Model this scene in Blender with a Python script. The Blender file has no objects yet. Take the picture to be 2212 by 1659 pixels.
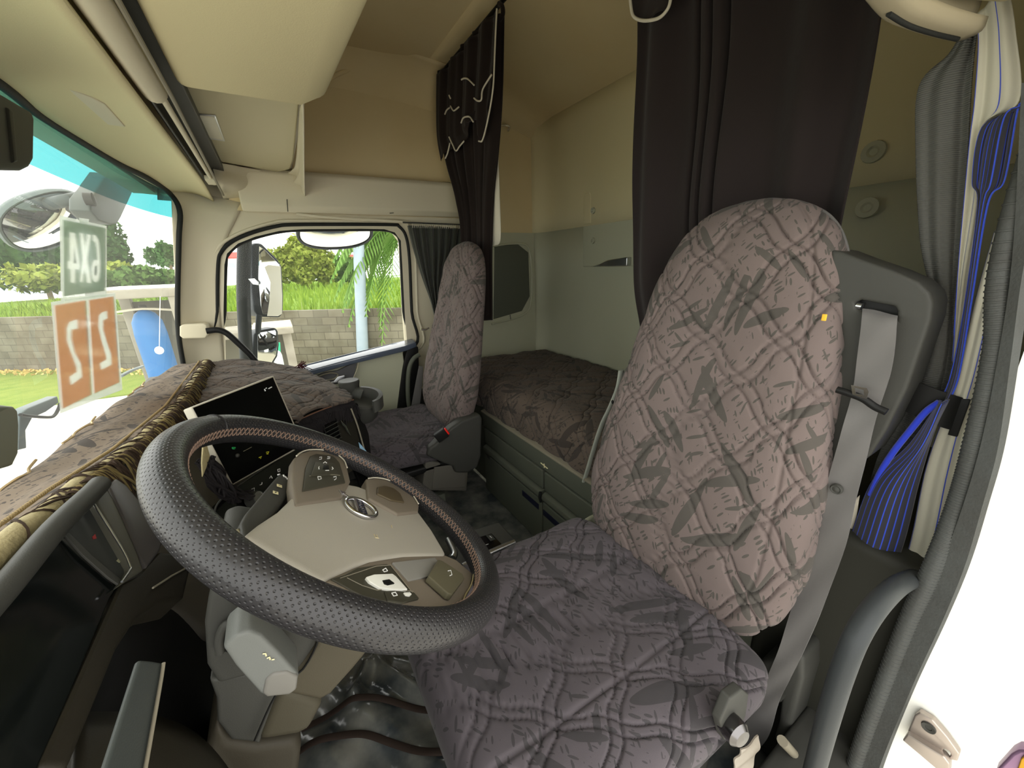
import bpy, bmesh, math, random
from mathutils import Vector, Matrix
import numpy as np
random.seed(7)
rng = np.random.default_rng(7)
D = bpy.data
SC = bpy.context.scene
COL = SC.collection

# ------------------------------------------------------------------ camera
# metres; X = towards the rear of the cab, Y = across to the passenger side, Z = up, cab floor at z = 0
cam_d = D.cameras.new('camera')
cam = D.objects.new('camera', cam_d)
COL.objects.link(cam)
cam_d.sensor_width = 36.0
cam_d.lens = 13.264
cam_d.clip_start = 0.02
cam_d.clip_end = 600
_r = Vector((0.85335436, -0.52037253, -0.03160321))
_u = Vector((0.18322019, 0.24260395, 0.95266662))
_f = Vector((0.48807448, 0.81875256, -0.30236989))
_m = Matrix.Identity(4)
for i in range(3):
    _m[i][0], _m[i][1], _m[i][2] = _r[i], _u[i], -_f[i]
_m.translation = Vector((0, 0, 1.15))
cam.matrix_world = _m
SC.camera = cam

# ------------------------------------------------------------------ sky and light
SC.view_settings.view_transform = 'Standard'
SC.view_settings.look = 'None'
SC.view_settings.gamma = 1.0
SC.view_settings.use_curve_mapping = False
SC.view_settings.exposure = 0.5
world = D.worlds.new('overcast sky')
SC.world = world
world.use_nodes = True
wn = world.node_tree
wn.nodes.clear()
w_out = wn.nodes.new('ShaderNodeOutputWorld')
w_bg = wn.nodes.new('ShaderNodeBackground')
w_tc = wn.nodes.new('ShaderNodeTexCoord')
w_dot = wn.nodes.new('ShaderNodeVectorMath'); w_dot.operation = 'DOT_PRODUCT'
_sd = Vector((-0.35, -1.0, 0.62)).normalized()
w_dot.inputs[1].default_value = _sd
w_ramp = wn.nodes.new('ShaderNodeMapRange')
w_ramp.interpolation_type = 'SMOOTHSTEP'
w_ramp.inputs['From Min'].default_value = 0.1
w_ramp.inputs['From Max'].default_value = 1.0
w_ramp.inputs['To Min'].default_value = 2.7
w_ramp.inputs['To Max'].default_value = 2.6
wn.links.new(w_tc.outputs['Generated'], w_dot.inputs[0])
wn.links.new(w_dot.outputs['Value'], w_ramp.inputs['Value'])
wn.links.new(w_ramp.outputs['Result'], w_bg.inputs['Strength'])
w_bg.inputs['Color'].default_value = (1.0, 0.985, 0.95, 1)
wn.links.new(w_bg.outputs[0], w_out.inputs[0])
sun_d = D.lights.new('sun', 'SUN')
sun_d.energy = 0.0
sun_d.angle = math.radians(25)
sun_d.color = (1.0, 0.96, 0.88)
sun = D.objects.new('sun', sun_d)
COL.objects.link(sun)
sun.rotation_euler = (-_sd).to_track_quat('-Z', 'Y').to_euler()
SC.cycles.use_denoising = True
SC.cycles.max_bounces = 14
SC.cycles.diffuse_bounces = 10
SC.cycles.transparent_max_bounces = 16
SC.cycles.sample_clamp_indirect = 6.0

# ------------------------------------------------------------------ materials
def lin(c):
    return tuple(((v/255)/12.92 if v/255 <= 0.04045 else ((v/255+0.055)/1.055)**2.4) for v in c)

def M(name, rgb, rough=0.6, metal=0.0, spec=0.18, bump=None, mott=None, coat=0.0, sheen=0.0, wave=None):
    m = D.materials.new(name); m.use_nodes = True
    nt = m.node_tree; b = nt.nodes['Principled BSDF']
    c = lin(rgb) + (1,)
    b.inputs['Base Color'].default_value = c
    b.inputs['Roughness'].default_value = rough
    b.inputs['Metallic'].default_value = metal
    b.inputs['Specular IOR Level'].default_value = spec
    b.inputs['Coat Weight'].default_value = coat
    b.inputs['Sheen Weight'].default_value = sheen
    tc = nt.nodes.new('ShaderNodeTexCoord')
    if mott:
        sc, amt, rgb2 = mott
        n = nt.nodes.new('ShaderNodeTexNoise'); n.inputs['Scale'].default_value = sc
        n.inputs['Detail'].default_value = 5
        nt.links.new(tc.outputs['Object'], n.inputs['Vector'])
        mr = nt.nodes.new('ShaderNodeMapRange'); mr.inputs[1].default_value = 0.35; mr.inputs[2].default_value = 0.7
        mr.inputs[4].default_value = amt
        nt.links.new(n.outputs['Fac'], mr.inputs['Value'])
        mx = nt.nodes.new('ShaderNodeMix'); mx.data_type = 'RGBA'
        mx.inputs['A'].default_value = c; mx.inputs['B'].default_value = lin(rgb2) + (1,)
        nt.links.new(mr.outputs[0], mx.inputs['Factor'])
        nt.links.new(mx.outputs['Result'], b.inputs['Base Color'])
    h = None
    if bump:
        n = nt.nodes.new('ShaderNodeTexNoise'); n.inputs['Scale'].default_value = bump[0]; n.inputs['Detail'].default_value = 3
        nt.links.new(tc.outputs['Object'], n.inputs['Vector'])
        h = n.outputs['Fac']; s = bump[1]; dist = bump[2] if len(bump) > 2 else 0.002
    if wave:
        n = nt.nodes.new('ShaderNodeTexWave'); n.inputs['Scale'].default_value = wave[0]
        n.bands_direction = wave[2]; n.inputs['Distortion'].default_value = wave[3] if len(wave) > 3 else 0
        nt.links.new(tc.outputs['Object'], n.inputs['Vector'])
        h = n.outputs['Fac']; s = wave[1]; dist = 0.002
    if h is not None:
        bp = nt.nodes.new('ShaderNodeBump'); bp.inputs['Strength'].default_value = s
        bp.inputs['Distance'].default_value = dist
        nt.links.new(h, bp.inputs['Height']); nt.links.new(bp.outputs[0], b.inputs['Normal'])
    return m

def glass_mat(name, tint, gloss=0.06, rough=0.0, haze=0.0):
    m = D.materials.new(name); m.use_nodes = True
    nt = m.node_tree; nt.nodes.clear()
    o = nt.nodes.new('ShaderNodeOutputMaterial')
    t = nt.nodes.new('ShaderNodeBsdfTransparent'); t.inputs[0].default_value = tint + (1,)
    g = nt.nodes.new('ShaderNodeBsdfGlossy'); g.inputs['Roughness'].default_value = rough
    x = nt.nodes.new('ShaderNodeMixShader')
    fr = nt.nodes.new('ShaderNodeFresnel'); fr.inputs[0].default_value = 1.3
    ml = nt.nodes.new('ShaderNodeMath'); ml.operation = 'MULTIPLY'; ml.inputs[1].default_value = gloss*10
    nt.links.new(fr.outputs[0], ml.inputs[0])
    nt.links.new(ml.outputs[0], x.inputs[0]); nt.links.new(t.outputs[0], x.inputs[1]); nt.links.new(g.outputs[0], x.inputs[2])
    last = x.outputs[0]
    if haze > 0:
        d = nt.nodes.new('ShaderNodeBsdfTranslucent'); d.inputs[0].default_value = (0.9, 0.92, 0.88, 1)
        x2 = nt.nodes.new('ShaderNodeMixShader'); x2.inputs[0].default_value = haze
        nt.links.new(last, x2.inputs[1]); nt.links.new(d.outputs[0], x2.inputs[2]); last = x2.outputs[0]
    nt.links.new(last, o.inputs[0])
    return m

def translucent_mat(name, rgb, mix=0.5, rough=0.6):
    m = D.materials.new(name); m.use_nodes = True
    nt = m.node_tree; nt.nodes.clear()
    o = nt.nodes.new('ShaderNodeOutputMaterial')
    a = nt.nodes.new('ShaderNodeBsdfDiffuse'); a.inputs[0].default_value = lin(rgb) + (1,)
    b = nt.nodes.new('ShaderNodeBsdfTranslucent'); b.inputs[0].default_value = lin(rgb) + (1,)
    x = nt.nodes.new('ShaderNodeMixShader'); x.inputs[0].default_value = mix
    nt.links.new(a.outputs[0], x.inputs[1]); nt.links.new(b.outputs[0], x.inputs[2]); nt.links.new(x.outputs[0], o.inputs[0])
    return m

def fabric(name, base, leaf, seed=0.0, scale=1.0, dark=None):
    """quilted jacquard: leaf-shaped strokes and small dashes woven over a plain ground (UV in metres)"""
    m = D.materials.new(name); m.use_nodes = True
    nt = m.node_tree; b = nt.nodes['Principled BSDF']
    b.inputs['Roughness'].default_value = 0.95
    b.inputs['Specular IOR Level'].default_value = 0.15
    b.inputs['Sheen Weight'].default_value = 0.06
    b.inputs['Sheen Roughness'].default_value = 0.5
    uv = nt.nodes.new('ShaderNodeUVMap')
    wrp = nt.nodes.new('ShaderNodeTexNoise'); wrp.inputs['Scale'].default_value = 4.0*scale; wrp.inputs['Detail'].default_value = 1
    nt.links.new(uv.outputs[0], wrp.inputs['Vector'])
    sub = nt.nodes.new('ShaderNodeVectorMath'); sub.operation = 'SUBTRACT'; sub.inputs[1].default_value = (.5, .5, .5)
    nt.links.new(wrp.outputs['Color'], sub.inputs[0])
    mad = nt.nodes.new('ShaderNodeVectorMath'); mad.operation = 'MULTIPLY_ADD'
    mad.inputs[1].default_value = (0.075/scale,)*3
    nt.links.new(sub.outputs[0], mad.inputs[0]); nt.links.new(uv.outputs[0], mad.inputs[2])
    def layer(angle, lx, ly, thr, keep, off):
        mp = nt.nodes.new('ShaderNodeMapping')
        mp.inputs['Rotation'].default_value = (0, 0, angle)
        mp.vector_type = 'POINT'
        nt.links.new(mad.outputs[0], mp.inputs['Vector'])
        s2 = nt.nodes.new('ShaderNodeVectorMath'); s2.operation = 'MULTIPLY_ADD'
        s2.inputs[1].default_value = (scale/lx, scale/ly, 1); s2.inputs[2].default_value = (off + seed, off*1.7 + seed, 0)
        nt.links.new(mp.outputs[0], s2.inputs[0])
        vo = nt.nodes.new('ShaderNodeTexVoronoi'); vo.voronoi_dimensions = '2D'; vo.inputs['Scale'].default_value = 1.0
        vo.inputs['Randomness'].default_value = 0.85
        nt.links.new(s2.outputs[0], vo.inputs['Vector'])
        lt = nt.nodes.new('ShaderNodeMath'); lt.operation = 'LESS_THAN'
        sep = nt.nodes.new('ShaderNodeSeparateColor'); nt.links.new(vo.outputs['Color'], sep.inputs[0])
        th = nt.nodes.new('ShaderNodeMath'); th.operation = 'MULTIPLY'; th.inputs[1].default_value = thr
        nt.links.new(sep.outputs[1], th.inputs[0])
        nt.links.new(vo.outputs['Distance'], lt.inputs[0]); nt.links.new(th.outputs[0], lt.inputs[1])
        kp = nt.nodes.new('ShaderNodeMath'); kp.operation = 'LESS_THAN'; kp.inputs[1].default_value = keep
        nt.links.new(sep.outputs[0], kp.inputs[0])
        mu = nt.nodes.new('ShaderNodeMath'); mu.operation = 'MULTIPLY'
        nt.links.new(lt.outputs[0], mu.inputs[0]); nt.links.new(kp.outputs[0], mu.inputs[1])
        return mu.outputs[0]
    ms = [layer(0.5, .17, .034, .40, .44, 1.3), layer(1.35, .19, .030, .40, .40, 5.1), layer(2.3, .16, .030, .40, .36, 9.7),
          layer(0.9, .026, .007, .38, .40, 3.3), layer(2.0, .024, .0065, .38, .34, 7.7)]
    acc = ms[0]
    for k in ms[1:]:
        mxn = nt.nodes.new('ShaderNodeMath'); mxn.operation = 'MAXIMUM'
        nt.links.new(acc, mxn.inputs[0]); nt.links.new(k, mxn.inputs[1]); acc = mxn.outputs[0]
    mul = nt.nodes.new('ShaderNodeMath'); mul.operation = 'MULTIPLY'; mul.inputs[1].default_value = 0.85
    nt.links.new(acc, mul.inputs[0])
    soil = nt.nodes.new('ShaderNodeTexNoise'); soil.inputs['Scale'].default_value = 5; soil.inputs['Detail'].default_value = 3
    nt.links.new(uv.outputs[0], soil.inputs['Vector'])
    gm = nt.nodes.new('ShaderNodeMix'); gm.data_type = 'RGBA'
    bc = lin(base)
    gm.inputs['A'].default_value = (bc[0]*1.06, bc[1]*1.04, bc[2]*1.03, 1); gm.inputs['B'].default_value = (bc[0]*.92, bc[1]*.92, bc[2]*.95, 1)
    nt.links.new(soil.outputs['Fac'], gm.inputs['Factor'])
    cm = nt.nodes.new('ShaderNodeMix'); cm.data_type = 'RGBA'
    cm.inputs['B'].default_value = lin(leaf) + (1,)
    nt.links.new(gm.outputs['Result'], cm.inputs['A']); nt.links.new(mul.outputs[0], cm.inputs['Factor'])
    nt.links.new(cm.outputs['Result'], b.inputs['Base Color'])
    nz = nt.nodes.new('ShaderNodeTexNoise'); nz.inputs['Scale'].default_value = 700; nz.inputs['Detail'].default_value = 2
    nt.links.new(uv.outputs[0], nz.inputs['Vector'])
    bp = nt.nodes.new('ShaderNodeBump'); bp.inputs['Strength'].default_value = 0.25; bp.inputs['Distance'].default_value = 0.001
    nt.links.new(nz.outputs['Fac'], bp.inputs['Height']); nt.links.new(bp.outputs[0], b.inputs['Normal'])
    return m

beige = M('cream headliner fabric', (211, 201, 162), .9, bump=(450, .25, .001))
beige_pl = M('cream plastic trim', (204, 196, 172), .55, bump=(700, .15, .0006))
beige_dk = M('tan lining', (214, 198, 158), .85, bump=(350, .2, .001), mott=(2.5, .5, (204, 182, 136)))
taupe = M('taupe plastic', (132, 126, 110), .55, bump=(800, .25, .0006))
olive = M('olive grey plastic', (88, 91, 80), .55, bump=(800, .25, .0006))
olive_lt = M('light olive grey panel', (178, 179, 156), .6, bump=(600, .2, .0006))
dkgrey = M('dark grey plastic', (62, 62, 58), .5, bump=(900, .3, .0006))
midgrey = M('mid grey plastic', (62, 62, 58), .5, bump=(900, .3, .0006))
black_pl = M('black plastic', (26, 26, 25), .45, bump=(900, .2, .0005))
black_gl = M('gloss black', (8, 8, 9), .12, spec=.5)
rubber = M('black rubber', (34, 35, 33), .6, bump=(300, .3, .001))
grey_rub = M('weathered grey rubber', (72, 74, 72), .6, bump=(260, .4, .0015), mott=(30, .4, (60, 58, 54)))
silver = M('satin silver', (196, 198, 200), .3, metal=1.0)
chrome = M('chrome', (225, 225, 228), .12, metal=1.0)
white_pnt = M('white gloss paint', (238, 238, 230), .3, coat=.3)
red_pl = M('red plastic', (220, 40, 32), .4)
white_ink = M('white ink', (235, 235, 232), .6)
cream_ink = M('cream ink', (222, 214, 170), .6)
green_ink = M('green ink', (40, 150, 80), .5)
yellow_ink = M('yellow ink', (210, 205, 60), .5)
vinyl = M('black marbled vinyl', (58, 64, 66), .2, spec=.7, mott=(11, .9, (130, 130, 122)), bump=(20, .5, .006))
velvet = M('black-brown velvet', (34, 27, 24), .95, sheen=.08, bump=(60, .35, .002))
velvet_l = M('charcoal velvet', (42, 36, 35), .95, sheen=.08, bump=(60, .35, .002))
green_cl = M('dark green-grey curtain cloth', (60, 62, 54), .8, sheen=.2, bump=(80, .25, .001))
grey_cl = M('grey ribbed cloth', (94, 94, 90), .9, wave=(110, .5, 'Z', .4))
lining = M('pale lining cloth', (196, 190, 172), .9, bump=(120, .3, .001))
webbing = M('grey seat belt webbing', (98, 96, 94), .55, sheen=.1, bump=(500, .2, .0006))
gold_cl = M('gold braid', (166, 154, 116), .7, bump=(220, .6, .002))
fringe_m = M('brown fringe thread', (58, 46, 36), .8)
fringe_k = M('black fringe thread', (30, 27, 28), .85)
quilt_m = fabric('mauve grey quilted leaf fabric', (107, 96, 92), (71, 69, 64), 0.0)
quilt_shade = fabric('grey quilted leaf fabric', (82, 77, 80), (58, 56, 57), 4.0)  # cushion copy of the seat fabric, its shade put into darker colours
quilt_b = fabric('brown quilted leaf fabric', (88, 78, 69), (54, 49, 45), 9.0)

# ------------------------------------------------------------------ builders
def link(o, parent=None):
    COL.objects.link(o)
    if parent is not None:
        o.parent = parent
        o.matrix_parent_inverse = parent.matrix_world.inverted()
    return o

def thing(name, label, cat, loc, group=None):
    o = D.objects.new(name, None)
    o.empty_display_size = .05
    COL.objects.link(o)
    o.location = loc
    bpy.context.view_layer.update()
    o['label'] = label; o['category'] = cat
    if group: o['group'] = group
    return o

def tag(o, label, cat, group=None, kind=None):
    o['label'] = label; o['category'] = cat
    if group: o['group'] = group
    if kind: o['kind'] = kind
    return o

def struct(o):
    o['kind'] = 'structure'
    return o

def mk(name, V, F, mat, parent=None, smooth=True, uv=None, ang=38, mats=None, fm=None):
    me = D.meshes.new(name)
    me.from_pydata([tuple(v) for v in V], [], [tuple(f) for f in F])
    me.materials.append(mat)
    if mats:
        for q in mats: me.materials.append(q)
        for p, k in zip(me.polygons, fm): p.material_index = k
    if uv is not None:
        lay = me.uv_layers.new(name='UVMap')
        idx = np.empty(len(me.loops), dtype=np.int32); me.loops.foreach_get('vertex_index', idx)
        lay.data.foreach_set('uv', np.asarray(uv, dtype=np.float32)[idx].ravel())
    me.update()
    if smooth:
        me.polygons.foreach_set('use_smooth', [True]*len(me.polygons))
        me.set_sharp_from_angle(angle=math.radians(ang))
    o = D.objects.new(name, me)
    return link(o, parent)

def from_bm(name, bm, mat, parent=None, ang=38):
    bmesh.ops.recalc_face_normals(bm, faces=bm.faces)
    me = D.meshes.new(name); bm.to_mesh(me); bm.free()
    me.materials.append(mat)
    me.polygons.foreach_set('use_smooth', [True]*len(me.polygons))
    me.set_sharp_from_angle(angle=math.radians(ang))
    o = D.objects.new(name, me)
    return link(o, parent)

def bevel_all(bm, w, seg=3, ang=30):
    es = [e for e in bm.edges if len(e.link_faces) == 2 and e.calc_face_angle(0) > math.radians(ang)]
    if w > 0 and es:
        bmesh.ops.bevel(bm, geom=es, offset=w, segments=seg, affect='EDGES', profile=.6, clamp_overlap=True)

def box(name, c, s, mat, parent=None, bev=.004, rot=None, seg=3):
    bm = bmesh.new(); bmesh.ops.create_cube(bm, size=1.0)
    for v in bm.verts: v.co = Vector((v.co.x*s[0], v.co.y*s[1], v.co.z*s[2]))
    bevel_all(bm, bev, seg)
    R_ = rot if rot is not None else Matrix.Identity(3)
    for v in bm.verts: v.co = R_ @ v.co + Vector(c)
    return from_bm(name, bm, mat, parent)

def prism(name, pts, vec, mat, parent=None, bev=.004, seg=3, ang=30):
    bm = bmesh.new()
    a = [bm.verts.new(p) for p in pts]
    b = [bm.verts.new(Vector(p) + Vector(vec)) for p in pts]
    bm.faces.new(a); bm.faces.new(b[::-1])
    n = len(pts)
    for i in range(n): bm.faces.new((a[i], b[i], b[(i+1) % n], a[(i+1) % n]))
    bmesh.ops.recalc_face_normals(bm, faces=bm.faces)
    bevel_all(bm, bev, seg, ang)
    return from_bm(name, bm, mat, parent)

def catmull(P, n=8, closed=False):
    P = [np.array(p, float) for p in P]
    if len(P) < 3 and not closed:
        return [P[0] + (P[-1]-P[0])*k/n for k in range(n+1)]
    out = []; m = len(P)
    rngk = range(m if closed else m-1)
    for i in rngk:
        if closed: p0, p1, p2, p3 = P[(i-1) % m], P[i], P[(i+1) % m], P[(i+2) % m]
        else:
            p1, p2 = P[i], P[i+1]
            p0 = P[i-1] if i > 0 else 2*p1-p2
            p3 = P[i+2] if i+2 < m else 2*p2-p1
        for k in range(n):
            t = k/n
            out.append(.5*((2*p1)+(-p0+p2)*t+(2*p0-5*p1+4*p2-p3)*t*t+(-p0+3*p1-3*p2+p3)*t**3))
    if not closed: out.append(P[-1])
    return out

def tube_geo(pts, r, seg=10, closed=False, caps=True, flat=1.0, up=None):
    P = [np.array(p, float) for p in pts]; n = len(P)
    V = []; F = []
    rf = r if callable(r) else (lambda t: r)
    prev = None
    for i in range(n):
        if closed: t = P[(i+1) % n]-P[i-1]
        else: t = P[min(i+1, n-1)]-P[max(i-1, 0)]
        t = t/(np.linalg.norm(t)+1e-12)
        if prev is None:
            a = np.array(up if up is not None else (0, 0, 1.0), float)
            if abs(a@t) > .95: a = np.array((1.0, 0, 0))
        else: a = prev
        a = a-(a@t)*t; a /= np.linalg.norm(a)+1e-12
        prev = a
        b = np.cross(t, a)
        rr = rf(i/max(n-1, 1))
        for k in range(seg):
            th = 2*math.pi*k/seg
            V.append(P[i]+rr*(math.cos(th)*a*flat+math.sin(th)*b))
    m = n if closed else n-1
    for i in range(m):
        j = (i+1) % n
        for k in range(seg):
            l = (k+1) % seg
            F.append((i*seg+k, i*seg+l, j*seg+l, j*seg+k))
    if caps and not closed:
        F.append(tuple(range(seg))[::-1]); F.append(tuple((n-1)*seg+k for k in range(seg)))
    return V, F

def tube(name, pts, r, mat, parent=None, seg=12, smooth=6, closed=False, flat=1.0, up=None):
    P = catmull(pts, smooth, closed) if smooth else pts
    V, F = tube_geo(P, r, seg, closed, True, flat, up)
    return mk(name, V, F, mat, parent)

def tubes(name, paths, r, mat, parent=None, seg=5, smooth=0):
    V = []; F = []
    for p in paths:
        if smooth: p = catmull(p, smooth)
        v, f = tube_geo(p, r, seg); o = len(V)
        V += v; F += [tuple(i+o for i in q) for q in f]
    return mk(name, V, F, mat, parent)

def bits(name, paths, r, mat, parent=None, seg=5):
    for p in paths: tubes(name, [p], r, mat, parent, seg)

def strap(name, pts, wid, th, mat, parent=None, smooth=6, wave=0.0):
    """flat band: pts = list of (left edge point, right edge point)"""
    L = catmull([p[0] for p in pts], smooth); R_ = catmull([p[1] for p in pts], smooth)
    n = len(L); V = []; F = []; UV = []
    K = 6
    for i in range(n):
        t = L[min(i+1, n-1)]-L[max(i-1, 0)]; s = R_[i]-L[i]
        nn = np.cross(t, s); nn /= np.linalg.norm(nn)+1e-12
        for k in range(K+1):
            q = k/K
            V.append(L[i]+s*q+nn*(wave*math.sin(i*.7+q*5)+th/2)); UV.append((q, i/n))
        for k in range(K+1):
            q = k/K
            V.append(L[i]+s*q+nn*(wave*math.sin(i*.7+q*5)-th/2)); UV.append((q, i/n))
    W = 2*(K+1)
    for i in range(n-1):
        a = i*W; b = a+W
        for k in range(K):
            F.append((a+k, a+k+1, b+k+1, b+k))
            F.append((a+K+1+k, b+K+1+k, b+K+2+k, a+K+2+k))
        F.append((a, b, b+K+1, a+K+1)); F.append((a+K, a+2*K+1, b+2*K+1, b+K))
    F.append(tuple(list(range(K+1))+list(range(2*K+1, K, -1))))
    e = (n-1)*W
    F.append(tuple([e+k for k in range(K, -1, -1)]+[e+K+1+k for k in range(K+1)]))
    return mk(name, V, F, mat, parent, uv=UV)

def grid(name, fn, nu, nv, mat, parent=None, th=0.0, uvf=None, offset=-1, wrap=False):
    """fn(u, v) -> point, u,v in 0..1"""
    V = []; F = []; UV = []
    for j in range(nv+1):
        for i in range(nu+1):
            u, v = i/nu, j/nv
            V.append(fn(u, v)); UV.append(uvf(u, v) if uvf else (u, v))
    for j in range(nv):
        for i in range(nu):
            a = j*(nu+1)+i
            F.append((a, a+1, a+nu+2, a+nu+1))
    o = mk(name, V, F, mat, parent, uv=UV, ang=60)
    if th:
        md = o.modifiers.new('thickness', 'SOLIDIFY'); md.thickness = th; md.offset = offset
    return o

def rows_sheet(name, rows, nu, nv, mat, parent=None, th=.003, fold=None, offset=0):
    """rows: list of polylines (each list of 3D points, any count) from top to bottom; smooth both ways; fold(u,v)->(dx,dy,dz)"""
    R_ = []
    for r in rows:
        P = catmull(r, 10) if len(r) > 2 else [np.array(r[0], float)+(np.array(r[1], float)-np.array(r[0], float))*k/10 for k in range(11)]
        P = np.array(P)
        d = np.r_[0, np.cumsum(np.linalg.norm(np.diff(P, axis=0), axis=1))]; d /= d[-1]
        R_.append(np.stack([np.interp(np.linspace(0, 1, nu+1), d, P[:, k]) for k in range(3)], 1))
    m = len(R_)
    G = []
    for i in range(nu+1):
        G.append(catmull([R_[j][i] for j in range(m)], 12) if m > 2 else [R_[0][i]+(R_[1][i]-R_[0][i])*k/12 for k in range(13)])
    G = np.array(G)                                   # nu+1, K, 3
    K = G.shape[1]
    def fn(u, v):
        i = int(round(u*nu)); x = v*(K-1); a = min(int(x), K-2); t = x-a
        p = G[i, a]*(1-t)+G[i, a+1]*t
        if fold is not None: p = p+np.array(fold(u, v))
        return p
    return grid(name, fn, nu, nv, mat, parent, th, offset=offset)

def ngon(name, pts, mat, parent=None, th=0.0, vec=None):
    if vec is not None: return prism(name, pts, vec, mat, parent, bev=0)
    return mk(name, pts, [tuple(range(len(pts)))], mat, parent, smooth=False)

def holed(name, outer, holes, vec, mat, parent=None, bev=0):
    """flat panel with openings, extruded by vec"""
    bm = bmesh.new(); es = []
    for loop in [outer]+holes:
        vs = [bm.verts.new(p) for p in loop]
        es += [bm.edges.new((vs[i], vs[(i+1) % len(vs)])) for i in range(len(vs))]
    r = bmesh.ops.triangle_fill(bm, use_beauty=True, edges=es)
    fs = [f for f in bm.faces]
    ex = bmesh.ops.extrude_face_region(bm, geom=fs)
    for g in ex['geom']:
        if isinstance(g, bmesh.types.BMVert): g.co += Vector(vec)
    return from_bm(name, bm, mat, parent, ang=30)

def text(name, s, size, M4, mat, parent=None, ext=.0004, align='CENTER', sx=1.0, bold=0.0):
    c = D.curves.new(name, 'FONT'); c.body = s; c.size = size; c.extrude = ext; c.align_x = align; c.align_y = 'CENTER'
    c.offset = bold
    c.materials.append(mat)
    tmp = D.objects.new(name, c); COL.objects.link(tmp)
    bpy.context.view_layer.update()
    me = D.meshes.new_from_object(tmp.evaluated_get(bpy.context.evaluated_depsgraph_get()))
    D.objects.remove(tmp); D.curves.remove(c)
    me.transform(M4 @ Matrix.Diagonal((sx, 1, 1, 1)))
    me.name = name
    if not me.materials: me.materials.append(mat)
    return link(D.objects.new(name, me), parent)

def frame(o, x, y):
    """matrix with origin o, x axis, y axis (made orthogonal)"""
    x = Vector(x).normalized(); y = Vector(y); y = (y-y.dot(x)*x).normalized(); z = x.cross(y)
    m = Matrix.Identity(4)
    for i in range(3): m[i][0], m[i][1], m[i][2], m[i][3] = x[i], y[i], z[i], o[i]
    return m

def sphere_geo(c, r, nu=16, nv=10):
    V = []; F = []
    for j in range(nv+1):
        for i in range(nu):
            th = math.pi*j/nv; ph = 2*math.pi*i/nu
            V.append((c[0]+r[0]*math.sin(th)*math.cos(ph), c[1]+r[1]*math.sin(th)*math.sin(ph), c[2]+r[2]*math.cos(th)))
    for j in range(nv):
        for i in range(nu):
            F.append((j*nu+i, (j+1)*nu+i, (j+1)*nu+(i+1) % nu, j*nu+(i+1) % nu))
    return V, F
def ball(name, c, r, mat, parent=None):
    V, F = sphere_geo(c, r if not isinstance(r, float) else (r, r, r)); return mk(name, V, F, mat, parent)

def lathe(name, c, axis, prof, mat, parent=None, seg=24):
    """prof: (distance along axis, radius)"""
    ax = np.array(axis, float); ax /= np.linalg.norm(ax)
    a = np.cross(ax, (0.3, .9, .1)); a /= np.linalg.norm(a); b = np.cross(ax, a)
    V = []; F = []
    for d, r in prof:
        for k in range(seg):
            t = 2*math.pi*k/seg
            V.append(np.array(c)+ax*d+r*(math.cos(t)*a+math.sin(t)*b))
    for j in range(len(prof)-1):
        for k in range(seg):
            l = (k+1) % seg
            F.append((j*seg+k, j*seg+l, (j+1)*seg+l, (j+1)*seg+k))
    F.append(tuple(range(seg))[::-1]); F.append(tuple((len(prof)-1)*seg+k for k in range(seg)))
    return mk(name, V, F, mat, parent)

def quilt(p, q):
    """height of a double-stitched diamond quilt, p and q are lattice coordinates"""
    p2 = p+.045*np.sin(2*math.pi*q); q2 = q+.045*np.sin(2*math.pi*p)
    h = 0
    for c in (p2, q2):
        d = np.abs(c-np.round(c))
        h = h-np.exp(-((d-.10)/.020)**2)
    dp = np.abs(p2-np.round(p2)); dq = np.abs(q2-np.round(q2))
    pil = np.clip((np.minimum(dp, dq)-.105)/.25, 0, 1)
    return h*.75+.45*np.sqrt(pil)

# ================================================================== the cab shell (setting)
def xw(y, z):
    """inner face of the windshield"""
    return -.45 + .1875*(z-.82) + .055*(abs(y-1.07)/1.05)**4

# floor
fl = struct(grid('floor', lambda u, v: (-.5+1.32*u, .06+2.1*v, 0.0), 40, 60, vinyl, th=.02, uvf=lambda u, v: (u*1.3, v*2.1)))

# window opening in the passenger wall (inner edge of the pane)
win_in = [(-0.273,2.15,0.722),(-0.22,2.15,0.988),(-0.174,2.15,1.188),(-0.155,2.15,1.234),(-0.106,2.15,1.276),(-0.035,2.15,1.305),(0.062,2.15,1.33),(0.158,2.15,1.339),(0.424,2.15,1.345),(0.539,2.15,1.345),(0.592,2.15,1.33),(0.619,2.15,1.289),(0.612,2.15,1.166),(0.595,2.15,0.916),(0.588,2.15,0.723),(0.31,2.15,0.648),(0.125,2.15,0.577)]
win_out = [(-0.313,2.15,0.729),(-0.261,2.15,0.991),(-0.216,2.15,1.189),(-0.189,2.15,1.248),(-0.145,2.15,1.289),(-0.064,2.15,1.33),(0.045,2.15,1.365),(0.117,2.15,1.374),(0.429,2.15,1.382),(0.636,2.15,1.385),(0.67,2.15,1.336),(0.688,2.15,1.227),(0.666,2.15,0.909),(0.663,2.15,0.702),(0.301,2.15,0.583),(0.095,2.15,0.531)]
wp = holed('wall_passenger', [(-.46, 2.15, 0), (-.41, 2.15, .8), (-.262, 2.15, 1.46), (-.40, 2.15, 1.47), (-.40, 2.15, 2.07), (1.0, 2.15, 2.07), (1.0, 2.15, 0)],
           [win_in], (0, .06, 0), beige_pl)
struct(wp)
t = catmull(win_out, 6, True)
struct(tube('trim_1', [np.array(p)+np.array((0, -.004, 0)) for p in t], .007, beige_pl, smooth=0, closed=True))
mid = [tuple(.45*np.array(a)+.55*np.array(b)) for a, b in zip(win_in, [win_out[i] for i in (0, 1, 2, 3, 4, 5, 6, 7, 8, 9, 9, 10, 11, 12, 13, 14, 15)])]
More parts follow.
